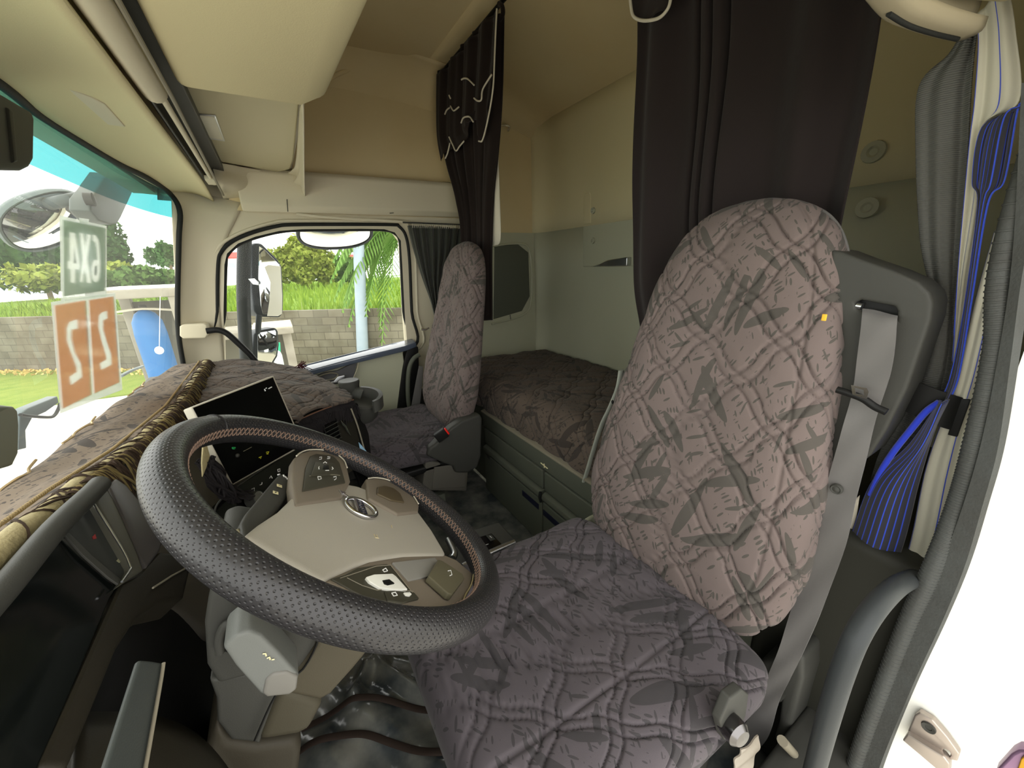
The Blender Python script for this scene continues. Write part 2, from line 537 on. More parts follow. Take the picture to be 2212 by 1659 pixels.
struct(tube('trim_2', [np.array(p)+np.array((0, -.003, 0)) for p in catmull(mid, 6, True)], .008, rubber, smooth=0, closed=True))
t2 = [np.array(p)+np.array((0, .012, 0)) for p in catmull(win_in, 6, True)]
struct(tube('trim_3', t2, .011, rubber, smooth=0, closed=True))
g_side = glass_mat('side glass', (.95, .97, .95), .05, haze=.01)
w2 = ngon('window_2', [np.array(p)+np.array((0, .03, 0)) for p in win_in], g_side); struct(w2)

# windshield: clear pane with a blue-green band along the top
g_front = glass_mat('windshield glass', (.93, .96, .94), .05, haze=.04)
g_band = glass_mat('blue green tint band', (.05, .27, .29), .05, haze=.04)
def ws_edge_z(y):                     # lower edge of the pane
    return .835 - .035*max(0, (y-1.0)/1.0)
def ws(u, v):
    y = .02+2.10*u; z0 = ws_edge_z(y)-.06; z = z0+(1.475-z0)*v
    return (xw(y, z)-.012, y, z)
w1 = grid('window_1', ws, 36, 4, g_front); struct(w1)
def wsb(u, v):
    y = .02+2.10*u; lo = 1.372-.012*math.cos((y-1.07)*1.4)
    z = lo+(1.475-lo)*v
    return (xw(y, z)-.008, y, z)
band = grid('tint_band', wsb, 36, 3, g_band, parent=w1)
# black seal around the pane at the passenger end and along the header
hd = [(-0.274,1.959,1.46),(-0.296,1.804,1.46),(-0.318,1.609,1.46),(-0.33,1.362,1.46),(-0.333,1.2,1.46),(-0.325,1.066,1.46)]
seal_path = [(-.400, 2.075, .76)] + [(-0.376,2.075,0.956),(-0.299,2.075,1.273),(-0.268,2.075,1.394)] + [(-.283, 2.05, 1.455)] + hd[1:] + [(-.325, .8, 1.46), (-.315, .4, 1.46), (-.29, .05, 1.46)]
struct(tube('trim_4', seal_path, .009, rubber, smooth=5))
# passenger A pillar cover between the windshield and the side window
struct(rows_sheet('trim_5', [[(-.275, 2.078, 1.475), (-.20, 2.13, 1.47), (-.05, 2.146, 1.44)],
                             [(-.330, 2.078, 1.20), (-.26, 2.13, 1.2), (-.19, 2.146, 1.2)],
                             [(-.385, 2.078, .88), (-.33, 2.13, .88), (-.25, 2.146, .88)],
                             [(-.415, 2.078, .70), (-.36, 2.13, .70), (-.27, 2.146, .70)]], 12, 12, beige_pl, th=.006))

# roof, coves and the sloping rear ceiling
struct(box('ceiling', (.33, 1.08, 2.09), (1.70, 2.2, .05), beige_dk, bev=0))
def rear_ceiling(u, v):
    y = .06+2.09*v; x = .80+.74*u
    z = 2.062-.14*(max(0, u-.15)/.85)**1.4
    e = min(abs(y-2.15), abs(y-.06)); 
    if e < .16: z -= .13*(1-math.sqrt(max(0, 1-((.16-e)/.16)**2)))
    return (x, y, z)
struct(grid('ceiling_rear', rear_ceiling, 24, 40, beige_dk, th=.01, offset=1))
def cove(u, v):
    a = v*math.pi/2
    return (-.1+1.0*u, 2.148-.17*(1-math.cos(a)), 1.86+.19*math.sin(a) + .03*math.sin(math.pi*u))
struct(grid('trim_6', cove, 20, 10, beige_dk, th=.006))
struct(tube('trim_7', [(0.36,2.12,1.954),(0.475,2.12,2.013),(0.624,2.12,2.044),(0.757,2.12,2.05),(0.861,2.12,2.03)], .009, beige_dk, smooth=6))
# tan wall above the passenger window
struct(box('wall_passenger_upper', (.55, 2.152, 1.72), (1.3, .02, .62), beige_dk, bev=0))
# header shelf over the passenger window
struct(prism('trim_8', [(-.06, 2.14, 1.415), (-.06, 2.085, 1.40), (-.06, 2.055, 1.425), (-.06, 2.045, 1.548), (-.06, 2.06, 1.566), (-.06, 2.14, 1.570)], (1.04, 0, .006), beige_pl, bev=.008))
struct(tube('trim_9', [(0.141,2.09,1.398),(0.294,2.09,1.387),(0.599,2.09,1.378),(0.917,2.09,1.358)], .006, beige_pl, smooth=4))
# small screw cover and panel joints on the header
struct(tubes('trim_10', [[(.107, 2.046, 1.40), (.113, 2.046, 1.45)], [(.55, 2.05, 1.41), (.57, 2.05, 1.412)]], .0018, dkgrey))

# rear quarter behind the passenger seat: olive below, tan above
qz = 1.333
struct(box('wall_passenger_rear', (1.26, 2.14, .86), (.56, .03, .95), olive_lt, bev=0))
struct(box('wall_passenger_rear_upper', (1.26, 2.145, 1.64), (.56, .03, .62), beige_dk, bev=0))
rec = [(1.174,2.122,1.262),(1.346,2.122,1.267),(1.421,2.122,1.219),(1.426,2.122,0.944),(1.362,2.122,0.853),(1.144,2.122,0.82)]
struct(prism('trim_11', rec, (0, .02, 0), olive, bev=.006))
struct(tube('trim_12', [(1.146,2.118,1.257),(1.343,2.118,1.272),(1.429,2.118,1.219),(1.434,2.118,0.929),(1.366,2.118,0.829),(1.127,2.118,0.793)], .006, olive_lt, smooth=6))
struct(tube('trim_13', [(1.262,2.12,2.025),(1.399,2.12,2.013),(1.469,2.12,1.973),(1.487,2.12,1.881),(1.501,2.12,1.61),(1.487,2.12,1.344)], .006, beige_dk, smooth=6))
# rear wall
def rear_lo(u, v):
    y = .05+2.1*u; z = .35+(qz+.012-.35)*v
    c = .055*max(0, (abs(y-1.10)-.915)/.135)**2
    return (1.53-c, y, z)
struct(grid('wall_rear', rear_lo, 60, 4, olive_lt, th=.02))
def rear_hi(u, v):
    y = .05+2.1*u; z = qz+.002+(1.95-qz)*v
    c = .055*max(0, (abs(y-1.10)-.915)/.135)**2
    return (1.522-c, y, z)
struct(grid('wall_rear_upper', rear_hi, 60, 6, beige, th=.02))
struct(tube('trim_14', [(1.515, 2.05, qz), (1.518, 1.5, qz-.004), (1.518, .3, qz-.004)], .004, olive, smooth=2))
# raised moulding, screws and bracket on the rear wall
mold = [(1.528, 1.705, 1.122), (1.528, 1.71, 1.49), (1.528, 1.69, 1.51), (1.528, 1.655, 1.51), (1.528, 1.64, 1.49), (1.528, 1.63, 1.35), (1.528, 1.30, 1.34), (1.528, 1.30, 1.122)]
struct(prism('trim_15', mold, (-.022, 0, 0), olive_lt, bev=.008))
struct(prism('trim_16', [(1.525, 1.700, 1.345), (1.525, 1.703, 1.485), (1.525, 1.69, 1.50), (1.525, 1.657, 1.50), (1.525, 1.646, 1.485), (1.525, 1.64, 1.345)], (-.026, 0, 0), beige, bev=.006))
for p in [(1.502,1.624,1.405),(1.502,1.62,1.257),(1.502,0.496,1.418),(1.502,0.481,1.273)]:
    r_ = .010 if p[1] > 1 else .018
    b_ = lathe('wall_screw', p, (-1, 0, 0), [(-.03, r_), (-.004, r_), (.0, r_*1.6), (.008, r_*1.5), (.009, r_*.8), (.004, r_*.5), (.004, 0.001)], olive_lt, seg=18)
    tag(b_, {0: 'upper small screw head on the beige part of the rear wall moulding', 1: 'lower small screw head on the olive part of the rear wall moulding',
             2: 'upper round button on the rear wall right of the driver curtain', 3: 'lower round button on the rear wall just right of the driver seat'}[len([o for o in D.objects if o.name.startswith('wall_screw')])-1], 'screw')
struct(prism('trim_17', [(1.525,1.986,1.105),(1.525,1.745,1.104),(1.525,1.735,0.925),(1.525,1.986,0.921)], (-.006, 0, 0), olive_lt, bev=.002))
br = prism('wall_bracket', [(1.505, 1.60, 1.125), (1.505, 1.35, 1.125), (1.505, 1.35, 1.165), (1.505, 1.48, 1.155), (1.505, 1.54, 1.135)], (-.03, 0, 0), silver, bev=.004)
tag(br, 'silver metal bracket low on the rear wall moulding left of the dark curtain', 'bracket')
hook = tube('coat_hook', [(1.2,2.1,1.881),(1.266,2.1,1.894),(1.29,2.1,1.888),(1.28,2.1,1.866)], .006, chrome, smooth=6)
tag(hook, 'small chrome coat hook on the tan side wall behind the hanging curtain', 'hook')
hook2 = tube('latch_stud', [(1.262,2.112,0.839),(1.265,2.112,0.809)], .004, chrome, smooth=0)
tag(hook2, 'tiny chrome stud on the olive panel behind the passenger seat', 'stud')

# firewall, roof front and driver side body
struct(box('wall_front', (-.52, 1.08, .36), (.04, 2.2, .74), dkgrey, bev=0))
struct(box('wall_front_upper', (-.375, 1.08, 1.785), (.07, 2.2, .64), beige, bev=0))
struct(box('wall_driver', (1.19, .035, 1.0), (.80, .05, 2.2), olive_lt, bev=0))
struct(box('wall_driver_upper', (.18, .03, 1.78), (1.24, .04, .62), beige, bev=0))
struct(box('wall_passenger_sill', (.1, 2.15, .2), (1.2, .05, .5), dkgrey, bev=0))
struct(box('wall_bunk_side', (1.16, 2.14, .2), (.76, .03, .44), dkgrey, bev=0))

# headliner panel from the windshield header back to the blind slot
def headl(u, v):
    y = 2.12*u
    x0 = -.33+.05*(abs(y-1.07)/1.05)**3; x1 = -.152
    x = x0+(x1-x0)*v
    z = 1.462+.022*math.sin(math.pi*v*.9)+.004*v
    if y > 1.75: z -= .03*((y-1.75)/.37)**2*v
    return (x, y, z)
struct(grid('ceiling_front', headl, 50, 10, beige, th=.006, offset=1))
# flush flap in the headliner
fp = [(-0.319,1.064,1.478),(-0.274,1.077,1.478),(-0.232,1.141,1.478),(-0.222,1.17,1.478),(-0.226,1.315,1.478),(-0.327,1.303,1.478),(-0.359,1.279,1.478),(-0.346,1.133,1.478)]
struct(prism('trim_18', fp, (0, 0, .012), beige_pl, bev=.003))

# overhead lockers
lk = thing('overhead_locker', 'large cream overhead locker hanging low over the driver, beside the blind slot', 'overhead locker', (.03, .55, 1.5))
prism('body', [(-.092, .06, 1.503), (.15, .06, 1.503), (.205, .06, 1.53), (.22, .06, 1.60), (.22, .06, 2.05), (-.092, .06, 2.05)], (0, 1.04, 0), beige, lk, bev=.022, seg=5)
for v in D.objects['body'].data.vertices:
    if v.co.x > .1: v.co.x -= .05*(v.co.y-.55)
lk2 = thing('overhead_locker', 'smaller cream overhead locker with a lamp at the passenger end', 'overhead locker', (.03, 1.6, 1.56))
pan = [(-0.118,1.251,1.555),(-0.118,1.937,1.555),(0.098,2.054,1.555),(0.141,1.983,1.555),(0.147,1.814,1.555),(0.137,1.208,1.555)]
prism('body', [(-.10, 1.11, 1.575), (.155, 1.11, 1.575), (.165, 1.11, 1.60), (.165, 1.11, 2.05), (-.10, 1.11, 2.05)], (0, 1.01, 0), beige_pl, lk2, bev=.004)
prism('door', pan, (0, 0, .025), M('warm olive panel', (182, 174, 142), .6, bump=(600, .2, .0006)), lk2, bev=.006)
endp = rows_sheet('end_cover', [[(-0.121,1.958,1.556),(0.099,2.077,1.556),(0.148,2.002,1.556),(0.157,1.815,1.556),(0.141,1.264,1.556)],
                                [tuple(p) for p in [(-0.121,1.961,1.535),(0.104,2.138,1.535),(0.162,2.074,1.535),(0.166,1.823,1.535),(0.141,1.212,1.535)]],
                                [(-0.115,1.941,1.48),(0.106,2.279,1.48),(0.176,2.299,1.48),(0.18,2.033,1.48),(0.172,1.837,1.48)],
                                [(-0.12,2.133,1.455),(0.023,2.365,1.455),(0.171,2.514,1.455),(0.212,2.426,1.455),(0.203,2.275,1.455)]], 24, 18, beige_pl, lk2, th=.004)
lamp = prism('lamp', [(-0.099,1.419,1.551),(-0.052,1.411,1.551),(-0.052,1.647,1.551),(-0.104,1.636,1.551)], (0, 0, .01), silver, lk2, bev=.002)
M_lamp = M('frosted lamp lens', (214, 210, 190), .3, bump=(120, .4, .002))
prism('lamp_lens', [(-0.096,1.42,1.548),(-0.056,1.415,1.548),(-0.056,1.619,1.548),(-0.098,1.608,1.548)], (0, 0, .006), M_lamp, lamp, bev=.001)

# roller blind in the slot between headliner and lockers
rb = thing('roller_blind', 'cream windshield roller blind tucked in the dark roof slot', 'blind', (-.125, 1.0, 1.50))
box('housing', (-.125, 1.06, 1.545), (.075, 2.1, .03), dkgrey, rb, bev=.003)
tube('roller', [(-.135, .02, 1.494), (-.134, .5, 1.494), (-.133, 1.0, 1.494), (-.133, 1.11, 1.496)], .021, beige_pl, rb, seg=16, smooth=0)
tube('pull_bar', [(-.122, 1.08, 1.487), (-.124, 1.9, 1.47)], .006, beige_pl, rb, seg=10, smooth=0)
tube('cord', [(-.146, 1.1, 1.492), (-.145, 1.85, 1.474)], .004, black_pl, rb, seg=8, smooth=0)
tube('guide_rail', [(-.104, .02, 1.497), (-.106, 1.1, 1.487), (-.112, 2.05, 1.455)], .004, taupe, rb, seg=8, smooth=0)
box('end_stop', (-.127, 1.84, 1.47), (.028, .09, .016), beige_pl, rb, bev=.003)

# driver side header shelf above the door opening
dh = [(0.563,0.226,1.4),(0.645,0.231,1.4),(0.697,0.225,1.4),(0.75,0.215,1.4),(0.79,0.205,1.4)]
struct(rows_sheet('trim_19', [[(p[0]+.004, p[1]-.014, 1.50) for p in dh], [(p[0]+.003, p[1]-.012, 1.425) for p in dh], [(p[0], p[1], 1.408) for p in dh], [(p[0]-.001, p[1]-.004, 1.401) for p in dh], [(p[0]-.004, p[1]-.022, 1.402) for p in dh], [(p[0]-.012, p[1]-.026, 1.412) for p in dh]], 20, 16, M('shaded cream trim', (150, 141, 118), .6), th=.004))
struct(tube('trim_25', [(0.625,0.221,1.397),(0.675,0.218,1.397),(0.727,0.209,1.397),(0.774,0.198,1.397)], .0025, rubber, smooth=4))
struct(prism('trim_20', [(-.1, .05, 1.415), (.80, .05, 1.425), (.80, .175, 1.425), (.74, .20, 1.425), (.60, .205, 1.425), (-.1, .2, 1.42)], (0, 0, .16), beige, bev=.012))

# ================================================================== seats
TILT = math.radians(13)
UPV = np.array((math.sin(TILT), 0, math.cos(TILT))); FRV = np.array((-math.cos(TILT), 0, math.sin(TILT)))

def backrest_mesh(y0, dx, nth=460, ns=300, quilt_amp=.0075, fab=None, parent=None):
    ks = np.array([-.075, -.06, -.03, .02, .10, .22, .32, .42, .52, .60, .66, .71, .745, .765, .772])
    kw = np.array([.10, .165, .205, .232, .247, .240, .226, .210, .196, .182, .165, .140, .105, .062, .02])
    kt = np.array([.030, .050, .062, .070, .074, .072, .068, .064, .060, .056, .052, .046, .036, .022, .008])
    tt = np.linspace(0, 1, ns)
    s = -.075+.847*(.5-.5*np.cos(math.pi*tt))*.55+.847*tt*.45
    w = np.interp(s, ks, kw); th = np.interp(s, ks, kt)
    for a in (w, th):
        k = np.ones(9)/9; p = np.pad(a, 4, mode='edge'); a[:] = np.convolve(p, k, 'valid')
    w[-1] = .004; th[-1] = .003; w[0] = .06; th[0] = .016
    ang = np.linspace(0, 2*math.pi, nth, endpoint=False)
    n = 3.0
    cx = np.sign(np.cos(ang))*np.abs(np.cos(ang))**(2/n); cy = np.sign(np.sin(ang))*np.abs(np.sin(ang))**(2/n)
    Y = w[:, None]*cy[None]; T = th[:, None]*cx[None]     # T>0 to the front
    front = np.clip(cx, 0, 1)[None]
    prof = .018*np.exp(-((Y/ (w[:, None]*.62))**2))*np.exp(-((s[:, None]-.35)/.28)**2)
    T = T-prof*front
    T = T+front*.014*np.exp(-((s[:, None]-.68)/.07)**2)*(1-(Y/(w[:, None]+1e-6))**2)
    # quilt by arc length
    per = np.cumsum(np.r_[0, np.hypot(np.diff(cy), np.diff(cx)*.3)])
    arc = (per-per[nth//4 if False else 0])
    arcl = Y.copy()
    side = np.abs(cy)[None]*w[:, None]
    arcl = np.sign(Y)*(np.abs(Y)+np.clip(th[:, None]*(1-cx[None]), 0, None)*(np.abs(cy)[None] > .6))
    p = -6.8*arcl-5.38*s[:, None]+3.83; q = 6.05*arcl-7.56*s[:, None]+4.67
    h = quilt(p, q)*quilt_amp
    fade = np.clip((s[:, None]+.07)/.05, 0, 1)*np.clip((.77-s[:, None])/.03, 0, 1)
    h = h*fade*np.clip(cx[None]*3+1.6, 0, 1)
    seam = -.004*np.exp(-((np.abs(Y)-w[:, None]*.80)/.003)**2)*(cx[None] > .2)
    h = h+seam*fade
    # approximate normals of superellipse
    nx = np.sign(cx)*np.abs(cx)**(n-1)/1; ny = np.sign(cy)*np.abs(cy)**(n-1)
    NT = nx[None]/th[:, None]; NY = ny[None]/w[:, None]; L = np.hypot(NT, NY)+1e-9
    T = T+h*NT/L; Y = Y+h*NY/L
    base = np.array((.60+dx+.062, y0, .5))
    P = base[None, None]+UPV*s[:, None, None]+FRV*T[..., None]+np.array((0, 1.0, 0))*Y[..., None]
    V = P.reshape(-1, 3)
    idx = np.arange(ns*nth).reshape(ns, nth)
    a = idx[:-1]; b = idx[1:]
    F = np.stack([a, np.roll(a, -1, 1), np.roll(b, -1, 1), b], -1).reshape(-1, 4)
    F = [tuple(f) for f in F.tolist()]+[tuple(idx[0].tolist())[::-1], tuple(idx[-1].tolist())]
    UV = np.stack([arcl, np.broadcast_to(s[:, None], arcl.shape)], -1).reshape(-1, 2)
    return mk('backrest', V, F, fab, parent, uv=UV, ang=80)

def cushion_mesh(y0, x0, x1, z0, z1, hw, fab, parent, seams=True, rot=0.0, nth=400, ns=260, lat=(.12, .12)):
    """soft cushion lofted from front (x0) to rear (x1)"""
    tt = np.linspace(0, 1, ns); x = x0+(x1-x0)*tt
    e = np.minimum(tt, 1-tt)*(x1-x0)
    rnd = np.clip(e/.055, 0, 1); rnd = np.sqrt(1-(1-rnd)**2)
    w = hw*(.80+.20*rnd)*(1-.05*(1-tt)); hh = (z1-z0)/2*(.15+.85*rnd)
    w[0] = hw*.5; hh[0] = .012; w[-1] = hw*.6; hh[-1] = .012
    ang = np.linspace(0, 2*math.pi, nth, endpoint=False); n = 3.6
    cz = np.sign(np.cos(ang))*np.abs(np.cos(ang))**(2/n); cy = np.sign(np.sin(ang))*np.abs(np.sin(ang))**(2/n)
    Y = w[:, None]*cy[None]; Z = hh[:, None]*cz[None]
    top = np.clip(cz, 0, 1)[None]
    Z = Z-top*.016*np.exp(-(Y/(hw*.5))**2)*np.clip(e/.1, 0, 1)[:, None]
    arcl = np.sign(Y)*(np.abs(Y)+np.clip(hh[:, None]*(1-cz[None]), 0, None)*(np.abs(cy)[None] > .6))
    X = np.broadcast_to(x[:, None], Y.shape)
    c, s_ = math.cos(rot), math.sin(rot)
    A = 6.99*X-7.33*arcl-.5; B = 7.2*X+8.8*arcl-.55
    h = quilt(A, B)*.007*np.clip(cz[None]*4+1.2, 0, 1)*np.clip(e/.03, 0, 1)[:, None]
    if seams:
        h = h-.006*np.exp(-((np.abs(Y+.045)-.092)/.003)**2)*(cz[None] > .2)
    nz = np.sign(cz)*np.abs(cz)**(n-1); ny = np.sign(cy)*np.abs(cy)**(n-1)
    NZ = nz[None]/hh[:, None]; NY = ny[None]/w[:, None]; L = np.hypot(NZ, NY)+1e-9
    Z = Z+h*NZ/L; Y = Y+h*NY/L
    zc = (z0+z1)/2+.03*(1-tt)**2-.01
    P = np.stack([X, y0+Y, zc[:, None]+Z], -1)
    V = P.reshape(-1, 3); idx = np.arange(ns*nth).reshape(ns, nth)
    a = idx[:-1]; b = idx[1:]
    F = np.stack([a, b, np.roll(b, -1, 1), np.roll(a, -1, 1)], -1).reshape(-1, 4)
    F = [tuple(f) for f in F.tolist()]+[tuple(idx[0].tolist()), tuple(idx[-1].tolist())[::-1]]
    UV = np.stack([X, arcl], -1).reshape(-1, 2)
    return mk('seat_cushion', V, F, fab, parent, uv=UV, ang=80)

def buckle(p, ax, up, parent):
    b = box('buckle', (0, 0, 0), (.022, .042, .05), black_pl, parent, bev=.004)
    m = frame(p, ax, up)
    for v in b.data.vertices: v.co = m @ v.co
    r_ = box('release_button', (0, 0, 0), (.014, .032, .016), red_pl, b, bev=.003)
    for v in r_.data.vertices: v.co = m @ (v.co+Vector((0, 0, .024)))
    return b

# ---- driver seat
ds = thing('driver_seat', 'near driver seat in a mauve quilted leaf cover with a grey belt', 'seat', (.4, .435, 0))
bk = backrest_mesh(.435, 0, fab=quilt_m, parent=ds)
cu = cushion_mesh(.43, .085, .63, .375, .515, .258, quilt_shade, ds, rot=0.0, lat=(.125, .105))
# welt along the outer top edge of the backrest and a small yellow tag on the bolster seam
tube('piping', [np.array((.66, .435, .5))+UPV*s_+np.array((0, -w_, 0)) for s_, w_ in ((.60, .180), (.66, .166), (.71, .140), (.742, .105), (.758, .06))], .003, webbing, ds, smooth=5)
tg = box('fabric_tag', (0.703,0.247,1.058), (.003, .006, .010), M('yellow tag', (225, 175, 60), .7), ds, bev=.001)
# plastic shell with the belt tower on the door side
sh = [(0.775,0.283,1.156),(0.775,0.27,1.153),(0.775,0.242,1.14),(0.775,0.201,1.123),(0.775,0.172,1.108),(0.775,0.158,1.094),(0.775,0.152,1.08),(0.775,0.149,1.058),(0.775,0.15,1.025),(0.775,0.152,0.955),(0.775,0.161,0.884),(0.775,0.171,0.835),(0.775,0.186,0.806),(0.775,0.219,0.79),(0.775,0.256,0.96)]
shell = holed('backrest_shell', sh, [[(0.775,0.238,1.076),(0.775,0.23,1.08),(0.775,0.21,1.076),(0.775,0.19,1.073),(0.775,0.186,1.066),(0.775,0.184,1.054),(0.775,0.204,1.059),(0.775,0.226,1.063),(0.775,0.234,1.065)]], (.075, 0, 0), dkgrey, ds)
bm = bmesh.new(); bm.from_mesh(shell.data); bmesh.ops.dissolve_limit(bm, angle_limit=.01, verts=bm.verts, edges=bm.edges)
bevel_all(bm, .012, 4, 50); bm.to_mesh(shell.data); bm.free(); shell.data.polygons.foreach_set('use_smooth', [True]*len(shell.data.polygons)); shell.data.set_sharp_from_angle(angle=.7)
box('slot_back', (0.8,0.217,1.064), (.02, .07, .035), black_pl, shell, bev=.002)
tube('slot_roller', [(0.783,0.236,1.07),(0.783,0.229,1.069)], .006, silver, shell, smooth=0)
# shoulder belt
belt = strap('seat_belt', [(a, b) for a, b in zip(
    [(0.775,0.226,1.066)] + [(0.752,0.217,1.053),(0.752,0.21,0.989),(0.752,0.206,0.928)] + [(0.735,0.203,0.87),(0.735,0.204,0.775),(0.735,0.204,0.681),(0.735,0.209,0.552)] + [(0.7,0.202,0.455),(0.7,0.21,0.354),(0.7,0.215,0.274),(0.7,0.232,0.165),(0.7,0.251,0.104)],
    [(0.775,0.184,1.06)] + [(0.752,0.177,1.051),(0.752,0.169,0.983),(0.752,0.171,0.92)] + [(0.735,0.166,0.869),(0.735,0.164,0.78),(0.735,0.161,0.682),(0.735,0.166,0.568)] + [(0.7,0.167,0.47),(0.7,0.177,0.376),(0.7,0.184,0.303),(0.7,0.186,0.204),(0.7,0.2,0.13)])], 0, .0022, webbing, ds, smooth=6, wave=.0012)
btn = lathe('stop_button', (0.73,0.189,0.78), (-1, 0, 0), [(-.002, .0085), (.003, .0085), (.005, .007), (.004, .005), (.006, .001)], midgrey, belt, seg=20)
tongue = tube('latch_tongue', [(0.735,0.221,0.943),(0.735,0.205,0.941),(0.735,0.187,0.937),(0.735,0.172,0.929),(0.735,0.158,0.925)], .0055, black_pl, ds, smooth=4)
lp = [(0.73,0.204,0.956),(0.73,0.185,0.956),(0.73,0.182,0.951),(0.73,0.182,0.939),(0.73,0.199,0.94)]
li = [(0.73,0.199,0.953),(0.73,0.188,0.952),(0.73,0.186,0.944),(0.73,0.196,0.944)]
holed('latch_plate', lp, [li], (.002, 0, 0), chrome, tongue)
# recliner cover on the door side, lower anchor, lever and the torn belt end
cov = prism('side_cover', [(0.73,0.24,0.142),(0.73,0.25,0.247),(0.73,0.239,0.33),(0.73,0.201,0.412),(0.73,0.174,0.418),(0.73,0.165,0.367),(0.73,0.164,0.195),(0.73,0.186,0.16),(0.73,0.185,0.22),(0.73,0.189,0.27),(0.73,0.206,0.234),(0.73,0.211,0.153)], (.09, 0, 0), midgrey, ds, bev=.012)
prism('side_panel', [(0.434,0.165,0.567),(0.466,0.165,0.559),(0.493,0.165,0.526),(0.5,0.165,0.474),(0.48,0.165,0.445),(0.444,0.165,0.469),(0.418,0.165,0.533)], (0, .014, 0), dkgrey, ds, bev=.003)
lathe('recline_knob', (0.443,0.16,0.508), (-.2, -1, .1), [(-.02, .014), (.0, .018), (.012, .018), (.018, .012), (.019, .001)], M('smoked chrome', (110, 108, 108), .25, metal=1.0), ds)
strap('belt_tail', [(a, b) for a, b in zip([(0.462,0.15,0.456),(0.454,0.15,0.441),(0.449,0.15,0.423),(0.443,0.15,0.388)], [(0.505,0.145,0.451),(0.514,0.145,0.41),(0.505,0.145,0.386),(0.495,0.145,0.35)])], 0, .002, M('clear plastic sleeve', (132, 124, 112), .35, spec=.6), ds, wave=.002)
tube('recliner_rod', [(0.6,0.221,0.45),(0.6,0.221,0.401)], .005, olive, ds, smooth=0)
arm = tube('seat_rail', [(0.599,0.14,0.357),(0.779,0.14,0.109),(1,0.14,-0.197)], .008, taupe, ds, smooth=0)
buckle((0.572,0.69,0.362), (.3, 1, 0), (-.5, .1, .8), ds)
hg = tube('hinge_cover', [(0.59,0.69,0.337),(0.599,0.69,0.381),(0.628,0.69,0.416),(0.672,0.69,0.426),(0.71,0.69,0.413)], .016, olive_lt, ds, smooth=6, flat=.4, up=(0, 1, 0))
box('base', (.42, .435, .17), (.34, .40, .30), dkgrey, ds, bev=.02)
box('suspension_skirt', (.40, .435, .345), (.46, .46, .07), black_pl, ds, bev=.02)
tube('lever', [(0.714,0.7,0.329),(0.692,0.7,0.313),(0.696,0.7,0.276)], .004, chrome, ds, smooth=4)

# ---- passenger seat
ps = thing('passenger_seat', 'far passenger seat in a dark quilted leaf cover beside the bunk', 'seat', (.4, 1.66, 0))
backrest_mesh(1.66, -.055, nth=300, ns=220, fab=quilt_m, parent=ps, quilt_amp=.008)
cushion_mesh(1.67, .13, .60, .335, .47, .265, quilt_shade, ps, nth=190, ns=150, rot=.35, lat=(.11, .10), seams=False)
prism('side_cover', [(0.447,1.39,0.446),(0.524,1.39,0.5),(0.579,1.39,0.522),(0.663,1.39,0.529),(0.671,1.39,0.506),(0.655,1.39,0.328),(0.633,1.39,0.276),(0.582,1.39,0.265),(0.527,1.39,0.284),(0.519,1.39,0.318),(0.479,1.39,0.345),(0.407,1.39,0.405),(0.422,1.39,0.437)], (0, .05, 0), midgrey, ps, bev=.012)
buckle((0.475,1.385,0.483), (.2, 1, 0), (-.45, 0, .8), ps)
prism('pedestal', [(0.409,1.42,0.369),(0.601,1.42,0.273),(0.583,1.42,0.153),(0.379,1.42,0.233)], (0, .40, 0), M('grey seat base plastic', (90, 87, 80), .55), ps, bev=.008)
prism('pedestal_panel', [(0.441,1.415,0.328),(0.587,1.415,0.303),(0.573,1.415,0.183),(0.422,1.415,0.229)], (0, .006, 0), M('grey seat base plastic', (94, 91, 84), .55), ps, bev=.002)
box('cushion_pan', (.37, 1.67, .325), (.46, .50, .03), black_pl, ps, bev=.01)
box('slide_rail', (.38, 1.50, .12), (.24, .04, .04), olive, ps, bev=.004)
tube('pan_piping', [(0.191,1.42,0.428),(0.297,1.42,0.415),(0.403,1.42,0.408)], .0025, webbing, ps, smooth=3)
pb = strap('seat_belt', [(a, b) for a, b in zip([(0.577,1.93,0.65),(0.546,1.93,0.552),(0.509,1.93,0.428)], [(0.599,1.93,0.641),(0.583,1.93,0.545),(0.554,1.93,0.417)])], 0, .002, webbing, ps)
tube('belt_guide', [(0.608,1.93,0.842),(0.63,1.93,0.837),(0.651,1.93,0.845)], .005, chrome, ps, smooth=3)

# ================================================================== bunk: base lockers, mattress
bb = thing('bunk_base', 'olive under-bunk base with two drop-down locker fronts behind the seats', 'cabinet', (1.15, 1.1, 0))
box('body', (1.17, 1.205, .17), (.72, 1.83, .33), olive, bb, bev=.004)
prism('front_rail', [(.772, 1.60, .372), (.772, 1.60, .450), (.79, 1.60, .458), (.80, 1.60, .372)], (0, -1.30, 0), olive, bb, bev=.006)
prism('rail_lip', [(.766, 1.60, .448), (.766, 1.60, .456), (.80, 1.60, .462), (.80, 1.60, .45)], (0, -1.30, 0), taupe, bb, bev=.002)
box('deck', (1.17, 1.205, .40), (.72, 1.83, .10), olive, bb, bev=.004)
def locker(y0, y1):
    d = box('locker_front', (.783, (y0+y1)/2, .115), (.03, y1-y0, .215), olive, bb, bev=.006)
    # rolled grip along the top of the front
    prism('grip', [(.795, y0+.004, .225), (.768, y0+.004, .228), (.758, y0+.004, .245), (.762, y0+.004, .262), (.775, y0+.004, .27), (.795, y0+.004, .27)], (0, y1-y0-.008, 0), olive, d, bev=.005)
    box('upper_panel', (.787, (y0+y1)/2, .318), (.022, y1-y0-.006, .085), olive, d, bev=.005)
    return d
d1 = locker(1.085, 1.595); d2 = locker(.58, 1.078); d3 = locker(.31, .574)
box('pull_recess', (.7685, 1.545, .235), (.004, .03, .05), dkgrey, d1, bev=.001)
